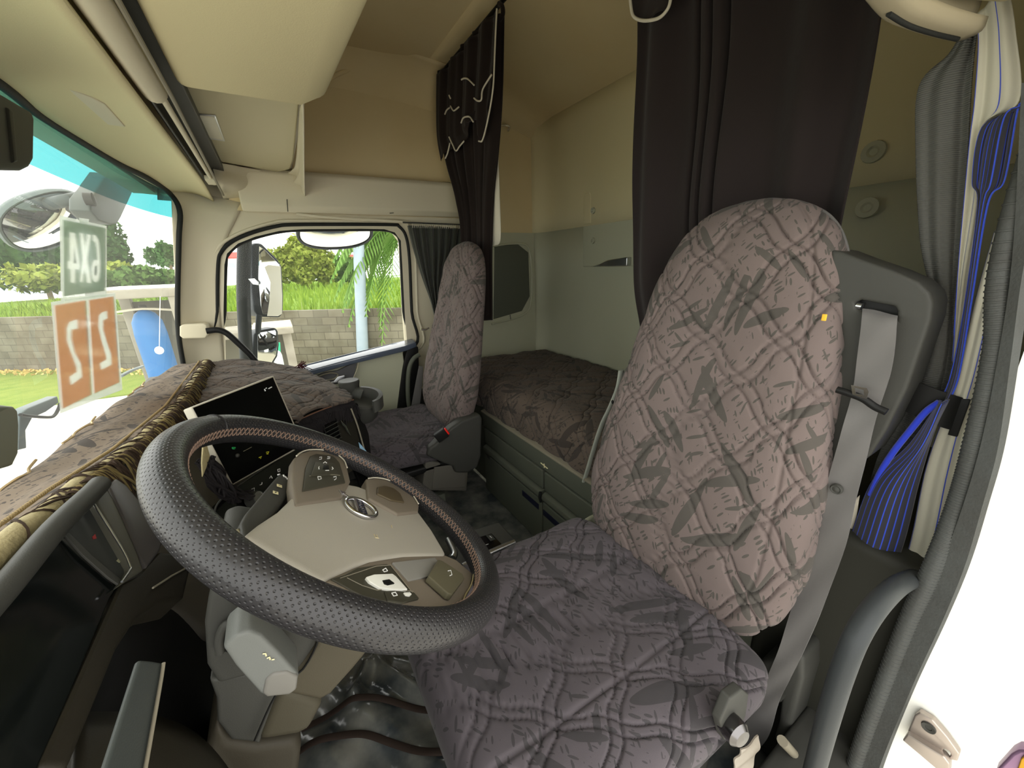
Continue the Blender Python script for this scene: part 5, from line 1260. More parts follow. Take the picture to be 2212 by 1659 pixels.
pl = prism('pocket_trim', [(0.147,1.303,0.578),(0.155,1.305,0.562),(0.176,1.313,0.516),(0.178,1.312,0.505),(0.172,1.308,0.501),(0.156,1.3,0.513),(0.164,1.305,0.518),(0.147,1.3,0.556)], (.002, -.004, 0), M('pale blue plastic', (150, 190, 220), .25, spec=.6), db, bev=.001)
ch = thing('cup_holder', 'grey looped cup holder on the passenger end of the dash', 'cup holder', (.18, 1.42, .68))
lathe('cap', (.172, 1.50, .700), (0, 0, 1), [(0, .034), (.025, .035), (.040, .038), (.047, .038), (.050, .035), (.0485, .001)], midgrey, ch, seg=40)
lathe('base', (.19, 1.40, .615), (.12, -.1, 1), [(0, .03), (.02, .048), (.07, .055), (.075, .05), (.076, .001)], dkgrey, ch, seg=30)
lp_ = catmull([(.205, 1.455, .722), (.235, 1.425, .720), (.252, 1.385, .717), (.252, 1.345, .713), (.236, 1.318, .708), (.216, 1.313, .703)], 8)
strap('loop', [((p[0], p[1], p[2]+.008), (p[0]-.002, p[1], p[2]-.034)) for p in lp_], 0, .014, midgrey, ch, smooth=1)
prism('bracket', [(.16, 1.47, .70), (.21, 1.46, .725), (.215, 1.44, .725), (.17, 1.40, .66), (.16, 1.40, .62)], (-.03, .03, 0), dkgrey, ch, bev=.006)

# passenger door inner panel, handle
dr = thing('door_1', 'passenger door', 'door', (.3, 2.1, .3))
del dr['label']; del dr['category']; dr['kind'] = 'structure'
prism('door_panel', [(-.30, 2.10, .10), (-.30, 2.10, .62), (.05, 2.10, .665), (.24, 2.10, .70), (.545, 2.10, .735), (.545, 2.10, .10)], (0, .05, 0), olive_lt, dr, bev=.006)
prism('window_rail', [(-.30, 2.065, .63), (.05, 2.065, .68), (.25, 2.065, .706), (.55, 2.065, .736), (.62, 2.08, .748), (.62, 2.15, .760), (.2, 2.15, .715), (-.30, 2.15, .65)], (0, 0, -.028), M('glossy slate plastic', (76, 86, 102), .2, spec=.8, coat=.6), dr, bev=.006)
prism('rear_edge', [(0.528,2.085,0.599),(0.569,2.085,0.726),(0.61,2.085,0.734),(0.632,2.085,0.717),(0.623,2.085,0.61),(0.573,2.085,0.335),(0.467,2.085,0.36)], (0, .06, 0), black_pl, dr, bev=.006)
prism('pull_recess', [(0.069,2.082,0.637),(0.131,2.082,0.653),(0.197,2.082,0.654),(0.297,2.082,0.689),(0.258,2.082,0.579),(0.121,2.082,0.59)], (0, .02, 0), M('slate door trim', (92, 92, 94), .35), dr, bev=.003)
tube('recess_lip', [(0.077,2.078,0.634),(0.141,2.078,0.649),(0.177,2.078,0.645),(0.193,2.078,0.633),(0.172,2.078,0.616),(0.124,2.078,0.615)], .004, taupe, dr, smooth=4)
prism('door_handle', [(0.139,2.068,0.605),(0.17,2.068,0.607),(0.191,2.068,0.628),(0.222,2.068,0.63),(0.228,2.068,0.621),(0.214,2.068,0.606),(0.181,2.068,0.592),(0.146,2.068,0.597)], (0, .02, 0), silver, dr, bev=.004)
tube('insert_line', [(0.303,2.084,0.693),(0.292,2.084,0.652),(0.261,2.084,0.599),(0.227,2.084,0.559)], .0025, beige_pl, dr, smooth=4)
gt = tube('grab_rail', [(0.616,2.03,0.687),(0.58,2.03,0.668),(0.551,2.03,0.62),(0.532,2.03,0.529),(0.524,2.03,0.435),(0.527,2.03,0.364)], .012, olive, smooth=6)
tag(gt, 'dark curved grab tube between the passenger seat and the door edge', 'grab handle')
# A pillar grab handle
ah = thing('grab_rail', 'black curved grab handle on a cream mount on the passenger pillar', 'grab handle', (-.33, 2.08, .92))
prism('mount', [(-0.369,2.055,0.948),(-0.357,2.055,0.955),(-0.288,2.055,0.951),(-0.279,2.055,0.943),(-0.283,2.055,0.905),(-0.296,2.055,0.889),(-0.369,2.055,0.896),(-0.378,2.055,0.909)], (0, .08, 0), beige_pl, ah, bev=.008)
tube('bar', [(-0.284,2.04,0.921),(-0.246,2.04,0.921),(-0.217,2.04,0.903),(-0.185,2.04,0.854),(-0.154,2.04,0.799),(-0.136,2.04,0.755),(-0.13,2.04,0.721)], .0125, black_pl, ah, smooth=6)

# control pod on the engine tunnel beside the driver seat
cp = thing('control_pod', 'small black and silver switch pod on the floor tunnel beside the driver seat', 'switch panel', (.42, .88, .25))
prism('body', [(.30, .93, .30), (.40, .98, .315), (.50, .955, .325), (.505, .83, .318), (.36, .79, .30), (.31, .83, .295)], (0, 0, -.14), midgrey, cp, bev=.010)
prism('switch_plate', [(0.357,0.933,0.322),(0.451,0.917,0.322),(0.454,0.849,0.323),(0.389,0.848,0.322),(0.344,0.871,0.322)], (0, 0, -.004), black_gl, cp, bev=.001)
tube('silver_edge', [(0.488,0.834,0.328),(0.428,0.835,0.328),(0.373,0.835,0.328),(0.311,0.831,0.328)], .011, silver, cp, smooth=5)
prism('switch', [(0.431,0.917,0.324),(0.448,0.911,0.324),(0.448,0.885,0.324),(0.431,0.886,0.325)], (0, 0, -.004), dkgrey, cp, bev=.001)
bits('legend', [[(0.438,0.905,0.326),(0.44,0.894,0.326)], [(0.403,0.924,0.323),(0.409,0.925,0.323)], [(0.408,0.879,0.324),(0.419,0.878,0.324)]], .0011, white_ink, cp, seg=4)
tunnel = struct(prism('floor_tunnel', [(-.45, .74, 0), (.66, .74, 0), (.66, 1.02, 0), (-.45, 1.35, 0)], (0, 0, .20), vinyl, bev=.03)) if False else None
prism('stem', [(.34, .82, .17), (.48, .84, .17), (.48, .94, .17), (.34, .92, .17)], (0, 0, -.17), black_pl, cp, bev=.008)
tube('front_lever', [(0.307,0.923,0.36),(0.304,0.892,0.36),(0.3,0.858,0.36),(0.289,0.845,0.36)], .010, silver, cp, smooth=4)
# creased vinyl floor cover in the footwell with brown edging strips
ridges = [catmull([(p[0], p[1]) for p in [(0.056,0.849,0.15),(0.064,0.793,0.15),(0.093,0.728,0.15),(0.161,0.635,0.15)]], 12), catmull([(p[0], p[1]) for p in [(0.025,0.832,0.15),(0,0.794,0.15),(-0.017,0.755,0.15)]], 12)]
def fold_v(u, v):
    x = -.24+.58*u; y = .30+.68*v
    z = .13+.05*(1-u)+.014*math.sin(9*u+7*v)+.012*math.sin(17*v-5*u)+.007*math.sin(31*u+23*v)
    for r in ridges:
        d = min((x-q[0])**2+(y-q[1])**2 for q in r)
        z += .028*math.exp(-d/.016**2)
    return (x, y, z)
fm = grid('floor_mat', fold_v, 110, 110, vinyl, th=.006, uvf=lambda u, v: (u, v))
tag(fm, 'glossy crumpled black vinyl floor mat in the driver footwell', 'floor mat')
def on_mat(p, dz=.006):
    q = fold_v((p[0]+.24)/.58, (p[1]-.30)/.68); return (q[0], q[1], q[2]+dz)
for ln in ([(-0.132,0.748,0.15),(-0.089,0.749,0.15),(-0.031,0.738,0.15),(0.028,0.714,0.15),(0.093,0.669,0.15),(0.179,0.607,0.15)], [(-0.144,0.706,0.15),(-0.095,0.694,0.15),(-0.023,0.665,0.15),(0.035,0.616,0.15),(0.098,0.555,0.15),(0.164,0.511,0.15)]):
    tube('edging_strip', [on_mat(p) for p in catmull(ln, 4)], .0075, M('dark brown edging', (52, 42, 36), .8), fm, smooth=2, flat=.4, up=(0, 0, 1))

# ================================================================== things on and outside the windshield
WX = np.array((0, 1.0, 0)); WU = np.array((.12, 0, .64)); WU /= np.linalg.norm(WU); WNI = np.array((.64, 0, -.12)); WNI /= np.linalg.norm(WNI)
sleeve = glass_mat('clear plastic sleeve film', (.93, .96, .92), .08, .1, haze=.12)
grn = translucent_mat('dark green card', (136, 152, 136), .7)
org = translucent_mat('orange brown card', (216, 152, 110), .7)
whi = translucent_mat('white lettering film', (250, 250, 245), .75)
def sign_card(root, shape, mat, glyphs):
    """printed card: the paper is solid around the figures, the figures are bare white film"""
    bm = bmesh.new(); es = []
    for loop in [shape]+glyphs:
        vs = [bm.verts.new(p) for p in loop]
        es += [bm.edges.new((vs[i], vs[(i+1) % len(vs)])) for i in range(len(vs))]
    bmesh.ops.triangle_fill(bm, use_beauty=True, edges=es)
    from_bm('card', bm, mat, root)
def fill(name, g, root): ngon(name, g, whi, root)
s1_ = thing('sign', 'green 6X4 card in a clear sleeve taped high on the windshield', 'sign', (-0.379,1.273,1.111))
prism('sleeve', [(-0.349,1.194,1.274),(-0.348,1.461,1.279),(-0.381,1.413,1.104),(-0.38,1.154,1.108)], tuple(WNI*.001), sleeve, s1_, bev=0)
four = [(-0.356,1.236,1.246),(-0.356,1.264,1.246),(-0.368,1.27,1.181),(-0.371,1.267,1.169),(-0.37,1.243,1.17),(-0.376,1.235,1.141),(-0.375,1.213,1.143),(-0.37,1.22,1.17),(-0.37,1.207,1.171),(-0.367,1.211,1.186),(-0.367,1.222,1.187)]
ex = [(-0.356,1.289,1.248),(-0.356,1.309,1.249),(-0.362,1.311,1.215),(-0.356,1.33,1.249),(-0.355,1.353,1.249),(-0.366,1.316,1.195),(-0.376,1.326,1.139),(-0.376,1.301,1.14),(-0.37,1.297,1.174),(-0.376,1.275,1.142),(-0.375,1.26,1.143),(-0.365,1.29,1.196)]
six = [(-0.355,1.364,1.25),(-0.355,1.385,1.251),(-0.357,1.4,1.239),(-0.363,1.401,1.212),(-0.371,1.392,1.167),(-0.375,1.377,1.146),(-0.376,1.361,1.141),(-0.376,1.343,1.142),(-0.374,1.332,1.153),(-0.37,1.334,1.172),(-0.367,1.347,1.187),(-0.366,1.363,1.193),(-0.366,1.378,1.192),(-0.362,1.381,1.216),(-0.359,1.377,1.233),(-0.358,1.361,1.237)]
sign_card(s1_, [(-0.352,1.209,1.268),(-0.351,1.454,1.274),(-0.38,1.408,1.118),(-0.38,1.17,1.116)], grn, [four, ex, six])
fill('digit', four, s1_); fill('letter', ex, s1_); fill('digit', six, s1_)
prism('figure_eye', [(-0.368,1.357,1.178),(-0.368,1.37,1.18),(-0.371,1.368,1.164),(-0.373,1.357,1.155),(-0.372,1.349,1.159)], tuple(WNI*.0001), grn, s1_, bev=0)
prism('figure_eye', [(-0.361,1.247,1.215),(-0.368,1.254,1.182),(-0.367,1.238,1.183)], tuple(WNI*.0001), grn, s1_, bev=0)
prism('tape', [(-0.345,1.278,1.279),(-0.344,1.335,1.282),(-0.347,1.327,1.27),(-0.347,1.28,1.268)], tuple(WNI*.0006), sleeve, s1_, bev=0)
s2_ = thing('sign', 'orange two-panel 22 card in a clear sleeve taped low on the windshield', 'sign', (-0.424,1.229,0.872))
prism('sleeve', [(-0.38,1.112,1.108),(-0.38,1.267,1.109),(-0.38,1.482,1.11),(-0.43,1.467,0.842),(-0.425,1.256,0.869),(-0.421,1.093,0.89)], tuple(WNI*.001), sleeve, s2_, bev=0)
two_a = [(-0.39,1.226,1.064),(-0.394,1.223,1.044),(-0.394,1.193,1.045),(-0.397,1.186,1.029),(-0.403,1.194,0.997),(-0.408,1.218,0.967),(-0.414,1.217,0.936),(-0.415,1.158,0.932),(-0.411,1.156,0.951),(-0.411,1.194,0.953),(-0.409,1.195,0.965),(-0.401,1.173,1.004),(-0.397,1.164,1.027),(-0.392,1.17,1.052),(-0.391,1.188,1.062)]
two_b = [(-0.39,1.411,1.067),(-0.393,1.409,1.048),(-0.394,1.379,1.046),(-0.398,1.372,1.023),(-0.404,1.389,0.988),(-0.411,1.411,0.954),(-0.416,1.407,0.926),(-0.416,1.334,0.928),(-0.413,1.329,0.945),(-0.412,1.375,0.947),(-0.41,1.374,0.957),(-0.402,1.353,0.999),(-0.396,1.344,1.035),(-0.391,1.354,1.06),(-0.39,1.374,1.066)]
sign_card(s2_, [(-0.383,1.126,1.101),(-0.383,1.28,1.102),(-0.424,1.256,0.885),(-0.422,1.107,0.895)], org, [two_a])
sign_card(s2_, [(-0.383,1.299,1.101),(-0.383,1.469,1.101),(-0.427,1.454,0.867),(-0.424,1.273,0.883)], org, [two_b])
fill('digit', two_a, s2_); fill('digit', two_b, s2_)

# ================================================================== outside
GZ = -1.5
conc = M('pale concrete paving', (204, 200, 188), .9, mott=(1.2, .4, (196, 190, 176)))
lawn_m = M('bright lawn', (126, 140, 58), .95, mott=(3, .8, (100, 124, 44)), bump=(40, .5, .05))
field_m = M('field grass', (116, 140, 44), .95, mott=(.5, .9, (84, 116, 34)), bump=(3, .8, .2))
struct(box('ground', (0, 14, GZ-.1), (90, 60, .2), conc, bev=0))
wa = np.array((8.0, 6.66)); wb = np.array((-16.0, 24.0)); wd = (wb-wa)/np.linalg.norm(wb-wa); wnrm = np.array((-wd[1], wd[0]))*-1
if wnrm[1] > 0: wnrm = -wnrm
def wq(s, d, z): p = wa+wd*s+wnrm*d; return (p[0], p[1], z)
LW = float(np.linalg.norm(wb-wa))
lw = prism('lawn', [wq(-2, .1, GZ), wq(LW, .1, GZ), wq(LW, 6.2, GZ), wq(17, 5.4, GZ), wq(11, 1.6, GZ), wq(-2, 1.0, GZ)], (0, 0, .03), lawn_m, bev=0)
tag(lw, 'bright lawn strip at the foot of the block wall', 'lawn')
# block wall
bm_ = D.materials.new('weathered concrete blocks'); bm_.use_nodes = True
nt = bm_.node_tree; b_ = nt.nodes['Principled BSDF']; b_.inputs['Roughness'].default_value = .95
uvn = nt.nodes.new('ShaderNodeUVMap'); bt = nt.nodes.new('ShaderNodeTexBrick')
bt.inputs['Color1'].default_value = lin((128, 123, 106))+(1,); bt.inputs['Color2'].default_value = lin((110, 106, 90))+(1,); bt.inputs['Mortar'].default_value = lin((88, 84, 72))+(1,)
bt.inputs['Scale'].default_value = 1.0; bt.inputs['Brick Width'].default_value = .42; bt.inputs['Row Height'].default_value = .205; bt.inputs['Mortar Size'].default_value = .008
nt.links.new(uvn.outputs[0], bt.inputs['Vector'])
ns = nt.nodes.new('ShaderNodeTexNoise'); ns.inputs['Scale'].default_value = 1.6; ns.inputs['Detail'].default_value = 6; nt.links.new(uvn.outputs[0], ns.inputs['Vector'])
mxw = nt.nodes.new('ShaderNodeMix'); mxw.data_type = 'RGBA'; mxw.blend_type = 'MULTIPLY'; mxw.inputs['Factor'].default_value = .8
rw = nt.nodes.new('ShaderNodeValToRGB'); rw.color_ramp.elements[0].position = .35; rw.color_ramp.elements[0].color = (.55, .52, .45, 1); rw.color_ramp.elements[1].position = .65
nt.links.new(ns.outputs['Fac'], rw.inputs['Fac']); nt.links.new(bt.outputs['Color'], mxw.inputs['A']); nt.links.new(rw.outputs['Color'], mxw.inputs['B']); nt.links.new(mxw.outputs['Result'], b_.inputs['Base Color'])
V = []; UV = []
for s in (0, LW):
    for d in (0, .18):
        for z in (GZ, .13):
            V.append(wq(s, d, z)); UV.append((s, z-GZ))
bw = mk('block_wall', V, [(2, 6, 7, 3), (0, 1, 5, 4), (1, 3, 7, 5), (0, 4, 6, 2), (0, 2, 3, 1), (4, 5, 7, 6)], bm_, smooth=False, uv=UV)
tag(bw, 'long weathered concrete block wall across the yard', 'wall')
def cards(n, fn, size, mat, name, parent=None, asp=.5):
    """loose leaves: n quads, fn() -> centre"""
    V = []; F = []
    for k in range(n):
        c = np.array(fn()); a = rng.normal(size=3); a /= np.linalg.norm(a); b = np.cross(a, rng.normal(size=3)); b /= np.linalg.norm(b)
        s = size*(.6+.8*rng.random()); o = len(V)
        V += [c-a*s, c+b*s*asp, c+a*s, c-b*s*asp]; F.append((o, o+1, o+2, o+3))
    return mk(name, V, F, mat, parent, smooth=False)
def leafmat(name, c1, c2):
    m = M(name, c1, .8, mott=(2.5, .9, c2)); return m
lf_y = leafmat('yellow-green leaves', (142, 150, 66), (112, 130, 46)); lf_g = leafmat('green leaves', (84, 112, 50), (62, 92, 38)); lf_d = leafmat('dark green leaves', (66, 96, 48), (44, 72, 36)); bark = M('bark', (112, 98, 78), .9)
# wall-top field and its weeds
struct(prism('field', [wq(-8, -.2, -.25), wq(LW+10, -.2, -.25), wq(LW+10, -48, -.15), wq(-8, -48, -.15)], (0, 0, -.4), field_m, bev=0))
def blades(n, s0, s1, d0, d1, h, mat, name, z0=-.25, wdt=.02):
    V = []; F = []
    for k in range(n):
        s = s0+(s1-s0)*rng.random(); d = -(d0+(d1-d0)*rng.random()**1.7); p = np.array(wq(s, d, z0)); a = rng.random()*6.28; hh = h*(.5+rng.random()); ln = rng.normal(0, .25, 2)*hh
        w = np.array((math.cos(a), math.sin(a), 0))*wdt*(1+d*-.04); o = len(V)
        V += [p-w, p+w, p+np.array((ln[0], ln[1], hh))]; F.append((o, o+1, o+2))
    o = mk(name, V, F, mat, smooth=False); return o
wd1 = blades(9000, 0, LW, .4, 30, .42, M('weed blades', (132, 156, 52), .9, mott=(1.5, .9, (92, 126, 38))), 'weeds', wdt=.035)
tag(wd1, 'tall bright weeds in the field beyond the block wall', 'weeds', kind='stuff')
dry = blades(160, 3, 16, .05, 1.0, .55, M('dry stems', (206, 206, 150), .9), 'dry_grass', wdt=.006)
tag(dry, 'thin pale grass stems standing along the block wall top', 'grass', kind='stuff')
gl_ = cards(1400, lambda: wq(1+22*rng.random(), .25+.55*rng.random()**2, GZ+.04+.03*rng.random()), .06, M('dry fallen leaves', (206, 180, 110), .9), 'fallen_leaves')
tag(gl_, 'dry fallen leaves along the foot of the block wall', 'leaves', kind='stuff')

def tree(name, c, r, n, mat, lab, size=.3, trunk=1.5, group=None):
    t = thing(name, lab, 'tree', (c[0], c[1], c[2]-r[2]-trunk), group)
    def fn():
        while True:
            p = rng.normal(size=3); p /= np.linalg.norm(p); q = (.55+.45*rng.random()**.5)
            if p[2]*q > -.75: break
        bump = 1+.16*math.sin(p[0]*7+c[0])+.14*math.sin(p[1]*8+p[2]*6)
        return (c[0]+p[0]*r[0]*q*bump, c[1]+p[1]*r[1]*q*bump, c[2]+p[2]*r[2]*q*bump)
    V, F = sphere_geo(c, (r[0]*.75, r[1]*.75, r[2]*.75), 12, 8)
    cards(n, fn, size, mat, 'foliage', t, .6)
    tube('trunk', [(c[0], c[1], c[2]-r[2]-trunk), (c[0]+.1, c[1], c[2]-r[2]*.5), (c[0], c[1], c[2])], .15, bark, t, smooth=3)
    ball('inner_foliage', c, (r[0]*.72, r[1]*.72, r[2]*.72), mat, t)
    return t
tree('tree', (2.13,34,1.68), (1.9, 1.9, 1.75), 5000, lf_y, 'round yellow-green tree in the field left of the pale pole', .17)
tree('tree', (4.949,36,1.192), (1.3, 1.3, 1.1), 2600, lf_g, 'low darker green tree beside the pale pole', .16, trunk=1.2)
tree('tree', (-13.616,40,2.8), (2.6, 2.6, 2.2), 2200, lf_d, 'dark green tree seen left of the green sign', .2)
tree('tree', (-8.82,36,2.87), (1.0, 1.0, 1.9), 1400, lf_d, 'tall dark green tree behind the right edge of the green sign', .18)
tree('tree', (-10.057,60,3.318), (1.7, 1.7, 1.4), 1200, lf_d, 'dark tree on the hillside at the right edge of the windshield', .24, trunk=3)
tree('bush', (-4.785,22,1.069), (1.6, 1.4, .42), 1800, lf_g, 'leafy green bush above the concrete shelter roof', .13, trunk=.2)
tree('bush', (-6.979,24,1.179), (2.4, 1.6, .6), 1600, lf_y, 'yellow-green bush in the field behind the signs', .14, trunk=.2)
# far hill and buildings
def hill(u, v):
    x = -150+230*u; y = 130+60*v
    z = -1+ (13*math.exp(-((x+95)/26)**2)+4*math.exp(-((x+50)/30)**2)+2*math.sin(x*.11))*v
    return (x, y, z)
struct(grid('hills', hill, 60, 8, M('hazy green hill', (104, 130, 92), .95, mott=(.08, .8, (128, 140, 104)))))
wht = M('white building wall', (226, 224, 218), .8); redr = M('red roof', (206, 74, 66), .7); gry = M('grey building wall', (150, 156, 168), .8)
def house(lab, p, s, w, roof):
    t = thing('building', lab, 'building', (p[0], p[1], -.2))
    top = p[2]+s[2]/2; bot = -.2
    box('walls', (p[0], p[1], (top+bot)/2), (s[0], s[1], top-bot), w, t, bev=.02)
    prism('roof', [(p[0]-s[0]*.54, p[1]-s[1]*.55, top), (p[0]+s[0]*.54, p[1]-s[1]*.55, top), (p[0]+s[0]*.54, p[1], top+s[2]*.3), (p[0]-s[0]*.54, p[1], top+s[2]*.3)], (0, 0, .15), roof, t, bev=0)
    for k in range(3): box('window', (p[0]-s[0]*.3+s[0]*.3*k, p[1]-s[1]*.5, top-s[2]*.35), (s[0]*.14, .1, s[2]*.25), gry, t, bev=0)
house('white building with a red roof at the left end of the side window', (-4.667,70,1.84), (5.5, 4, 2.6), wht, redr)
house('red-roofed building just right of the round tree', (1.566,75,1.822), (3.0, 4, 2.4), wht, redr)
house('small white building with a red roof right of the low tree', (12.157,70,1.296), (2.6, 4, 2.6), wht, redr)
house('white building on the slope at the far right of the windshield', (-15.332,80,2.802), (9, 4, 2.2), wht, wht)
house('grey building at the left edge of the windshield', (-22.447,60,3.742), (4.5, 4, 5.2), gry, wht)
# pale street pole
tube_p = tube('pole', [(1.645, 10.71, GZ), (2.09, 10.71, 2.6), (2.43, 10.71, 5.6)], lambda t: .155-.05*t, M('pale galvanized pole', (160, 174, 184), .5, mott=(5, .5, (140, 158, 172))), smooth=2, seg=20)
tag(tube_p, 'pale galvanized street pole in front of the block wall', 'pole')
# palm
pal = thing('palm', 'palm with drooping fronds behind the right end of the side window', 'palm', (3.45, 11.3, -.25))
tube('trunk', [(3.45, 11.3, -.25), (3.45, 11.3, 1.0), (3.40, 11.3, 2.15)], .13, bark, pal, smooth=3)
pmat = leafmat('palm leaflets', (96, 136, 56), (126, 156, 82))
for k, (az, rise, L) in enumerate([(180, .5, 2.1), (200, .9, 2.2), (215, .2, 1.9), (170, .1, 2.0), (240, .6, 2.0), (265, .3, 1.9), (300, .7, 1.8), (150, .9, 2.0), (120, .4, 1.8), (195, -.2, 1.8), (225, -.3, 1.9), (60, .5, 1.8), (0, .5, 1.8), (188, .3, 2.0), (176, .75, 2.1), (206, .55, 2.1), (186, 1.0, 2.0), (160, .35, 1.9), (228, .1, 2.0), (250, .8, 1.9), (196, .1, 2.0)]):
    a = math.radians(az); dx, dy = math.cos(a), math.sin(a)
    R0 = np.array((3.40, 11.3, 2.1)); V = []; F = []
    pts = [R0+np.array((dx*L*t, dy*L*t, rise*L*t*.9-1.25*L*t*t)) for t in np.linspace(0, 1, 26)]
    v, f = tube_geo(pts, .012, 4); V += v; F += f
    for i in range(3, 26):
        for sgn in (-1, 1):
            tdir = pts[i]-pts[i-1]; tdir /= np.linalg.norm(tdir)
            sd_ = np.cross(tdir, (0, 0, 1.0)); sd_ /= np.linalg.norm(sd_)+1e-9
            ln = .55*math.sin(math.pi*min(1, .2+.8*i/25))*(.8+.3*rng.random())+.1
            d = sd_*sgn*.75+tdir*.55+np.array((0, 0, -.45)); d /= np.linalg.norm(d)
            w = np.cross(d, sd_); w /= np.linalg.norm(w)+1e-9
            o = len(V); p = pts[i]
            V += [p-w*.02, p+w*.02, p+d*ln*.6+w*.028+np.array((0, 0, -.02)), p+d*ln+np.array((0, 0, -.10*ln)), p+d*ln*.6-w*.028+np.array((0, 0, -.02))]
            F.append((o, o+1, o+2, o+3, o+4))
    mk('frond', V, F, pmat, pal, smooth=False)
# concrete shelter with the blue tank
shl = thing('shelter', 'concrete roofed shelter outside the windshield housing a blue tank', 'shelter', (-1.7, 8.3, GZ))
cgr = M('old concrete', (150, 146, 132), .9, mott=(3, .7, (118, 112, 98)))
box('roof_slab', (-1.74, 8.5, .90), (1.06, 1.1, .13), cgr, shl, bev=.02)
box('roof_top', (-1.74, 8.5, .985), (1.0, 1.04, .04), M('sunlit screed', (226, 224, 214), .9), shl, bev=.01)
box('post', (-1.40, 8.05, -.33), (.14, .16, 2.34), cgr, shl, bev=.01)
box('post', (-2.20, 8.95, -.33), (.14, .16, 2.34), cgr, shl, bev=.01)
box('back_wall', (-1.75, 9.0, -.38), (.9, .1, 2.24), M('dark concrete', (90, 88, 76), .95, mott=(2, .7, (86, 84, 74))), shl, bev=.01)  # back wall darker than the posts and slab
tk = thing('tank', 'blue pressure tank standing inside the concrete shelter', 'tank', (-1.88, 8.35, GZ))
lathe('body', (-1.88, 8.35, GZ), (0, 0, 1), [(0, .2), (.1, .2), (1.75, .205), (1.95, .19), (2.08, .13), (2.14, .05), (2.15, .001)], M('blue tank paint', (44, 104, 160), .45, mott=(6, .3, (66, 124, 172))), tk, seg=30)
lathe('cap', (-1.88, 8.35, .64), (0, 0, 1), [(0, .05), (.06, .05), (.08, .03), (.081, .001)], dkgrey, tk)
tube('pipe', [(-2.30, 8.30, .62), (-1.88, 8.28, .66), (-1.45, 8.3, .60)], .018, lining, tk, smooth=3)
bl = ball('float_ball', (-1.681,7.6,0.073), (.055, .055, .06), white_pnt); tag(bl, 'white round float hanging in front of the blue tank', 'ball')
tube('cord', [(-1.681,7.6,0.073), (-1.481,7.6,0.863)], .004, white_pnt, bl, smooth=0)
sh2 = thing('shelter', 'low grey block shelter behind the side mirrors', 'shelter', (-.6, 9.3, GZ))
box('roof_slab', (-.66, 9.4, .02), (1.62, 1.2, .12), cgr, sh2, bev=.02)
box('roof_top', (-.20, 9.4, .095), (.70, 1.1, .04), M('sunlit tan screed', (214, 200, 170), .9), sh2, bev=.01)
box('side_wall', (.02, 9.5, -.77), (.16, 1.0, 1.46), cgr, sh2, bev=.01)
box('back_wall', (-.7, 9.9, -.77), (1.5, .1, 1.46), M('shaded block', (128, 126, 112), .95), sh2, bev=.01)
btl = lathe('bottle', (-0.161,6.5,-0.245), (0, 0, 1), [(0, .06), (.22, .06), (.28, .045), (.30, .02), (.34, .02), (.341, .001)], translucent_mat('milky plastic', (230, 236, 230), .5)); tag(btl, 'milky plastic bottle behind the lower side mirror', 'bottle')
tube('hose', [(-0.109,6.5,0.158), (-0.169,6.5,-0.257)], .02, M('green hose', (50, 160, 120), .5), btl, smooth=0)

# ================================================================== mirrors and wiper on the truck
mir = M('mirror glass', (215, 220, 222), .03, metal=1.0)
hous = M('dark mirror housing', (56, 62, 66), .45)
def convex(name, c, n, up, w, h, bulge, mat, parent, pw=2.6, nseg=40, nr=8):
    n = np.array(n, float); n /= np.linalg.norm(n); up = np.array(up, float); up -= (up@n)*n; up /= np.linalg.norm(up); r = np.cross(up, n)
    V = [np.array(c)+n*bulge]; F = []
    for j in range(1, nr+1):
        q = j/nr
        for k in range(nseg):
            t = 2*math.pi*k/nseg
            x = math.copysign(abs(math.cos(t))**(2/pw), math.cos(t)); y = math.copysign(abs(math.sin(t))**(2/pw), math.sin(t))
            V.append(np.array(c)+r*x*w/2*q+up*y*h/2*q+n*bulge*(1-q*q))
    for k in range(nseg):
        F.append((0, 1+k, 1+(k+1) % nseg))
        for j in range(nr-1):
            a = 1+j*nseg; b = a+nseg
            F.append((a+k, b+k, b+(k+1) % nseg, a+(k+1) % nseg))
    return mk(name, V, F, mat, parent, ang=80)
def housing(name, c, n, up, w, h, dep, mat, parent, pw=2.6, nseg=40):
    n = np.array(n, float); n /= np.linalg.norm(n); up = np.array(up, float); up -= (up@n)*n; up /= np.linalg.norm(up); r = np.cross(up, n)
    V = []; F = []
    lev_ = [(0.002, 1.0), (0.004, 1.06), (-.01, 1.07), (-dep*.5, .95), (-dep*.9, .6), (-dep, .1)]
    for d, q in lev_:
        for k in range(nseg):
            t = 2*math.pi*k/nseg
            x = math.copysign(abs(math.cos(t))**(2/pw), math.cos(t)); y = math.copysign(abs(math.sin(t))**(2/pw), math.sin(t))
            V.append(np.array(c)+r*x*w/2*q+up*y*h/2*q+n*d)
    for j in range(len(lev_)-1):
        a = j*nseg; b = a+nseg
        for k in range(nseg): F.append((a+k, a+(k+1) % nseg, b+(k+1) % nseg, b+k))
    F.append(tuple(range((len(lev_)-1)*nseg, len(lev_)*nseg)))
    return mk(name, V, F, mat, parent)
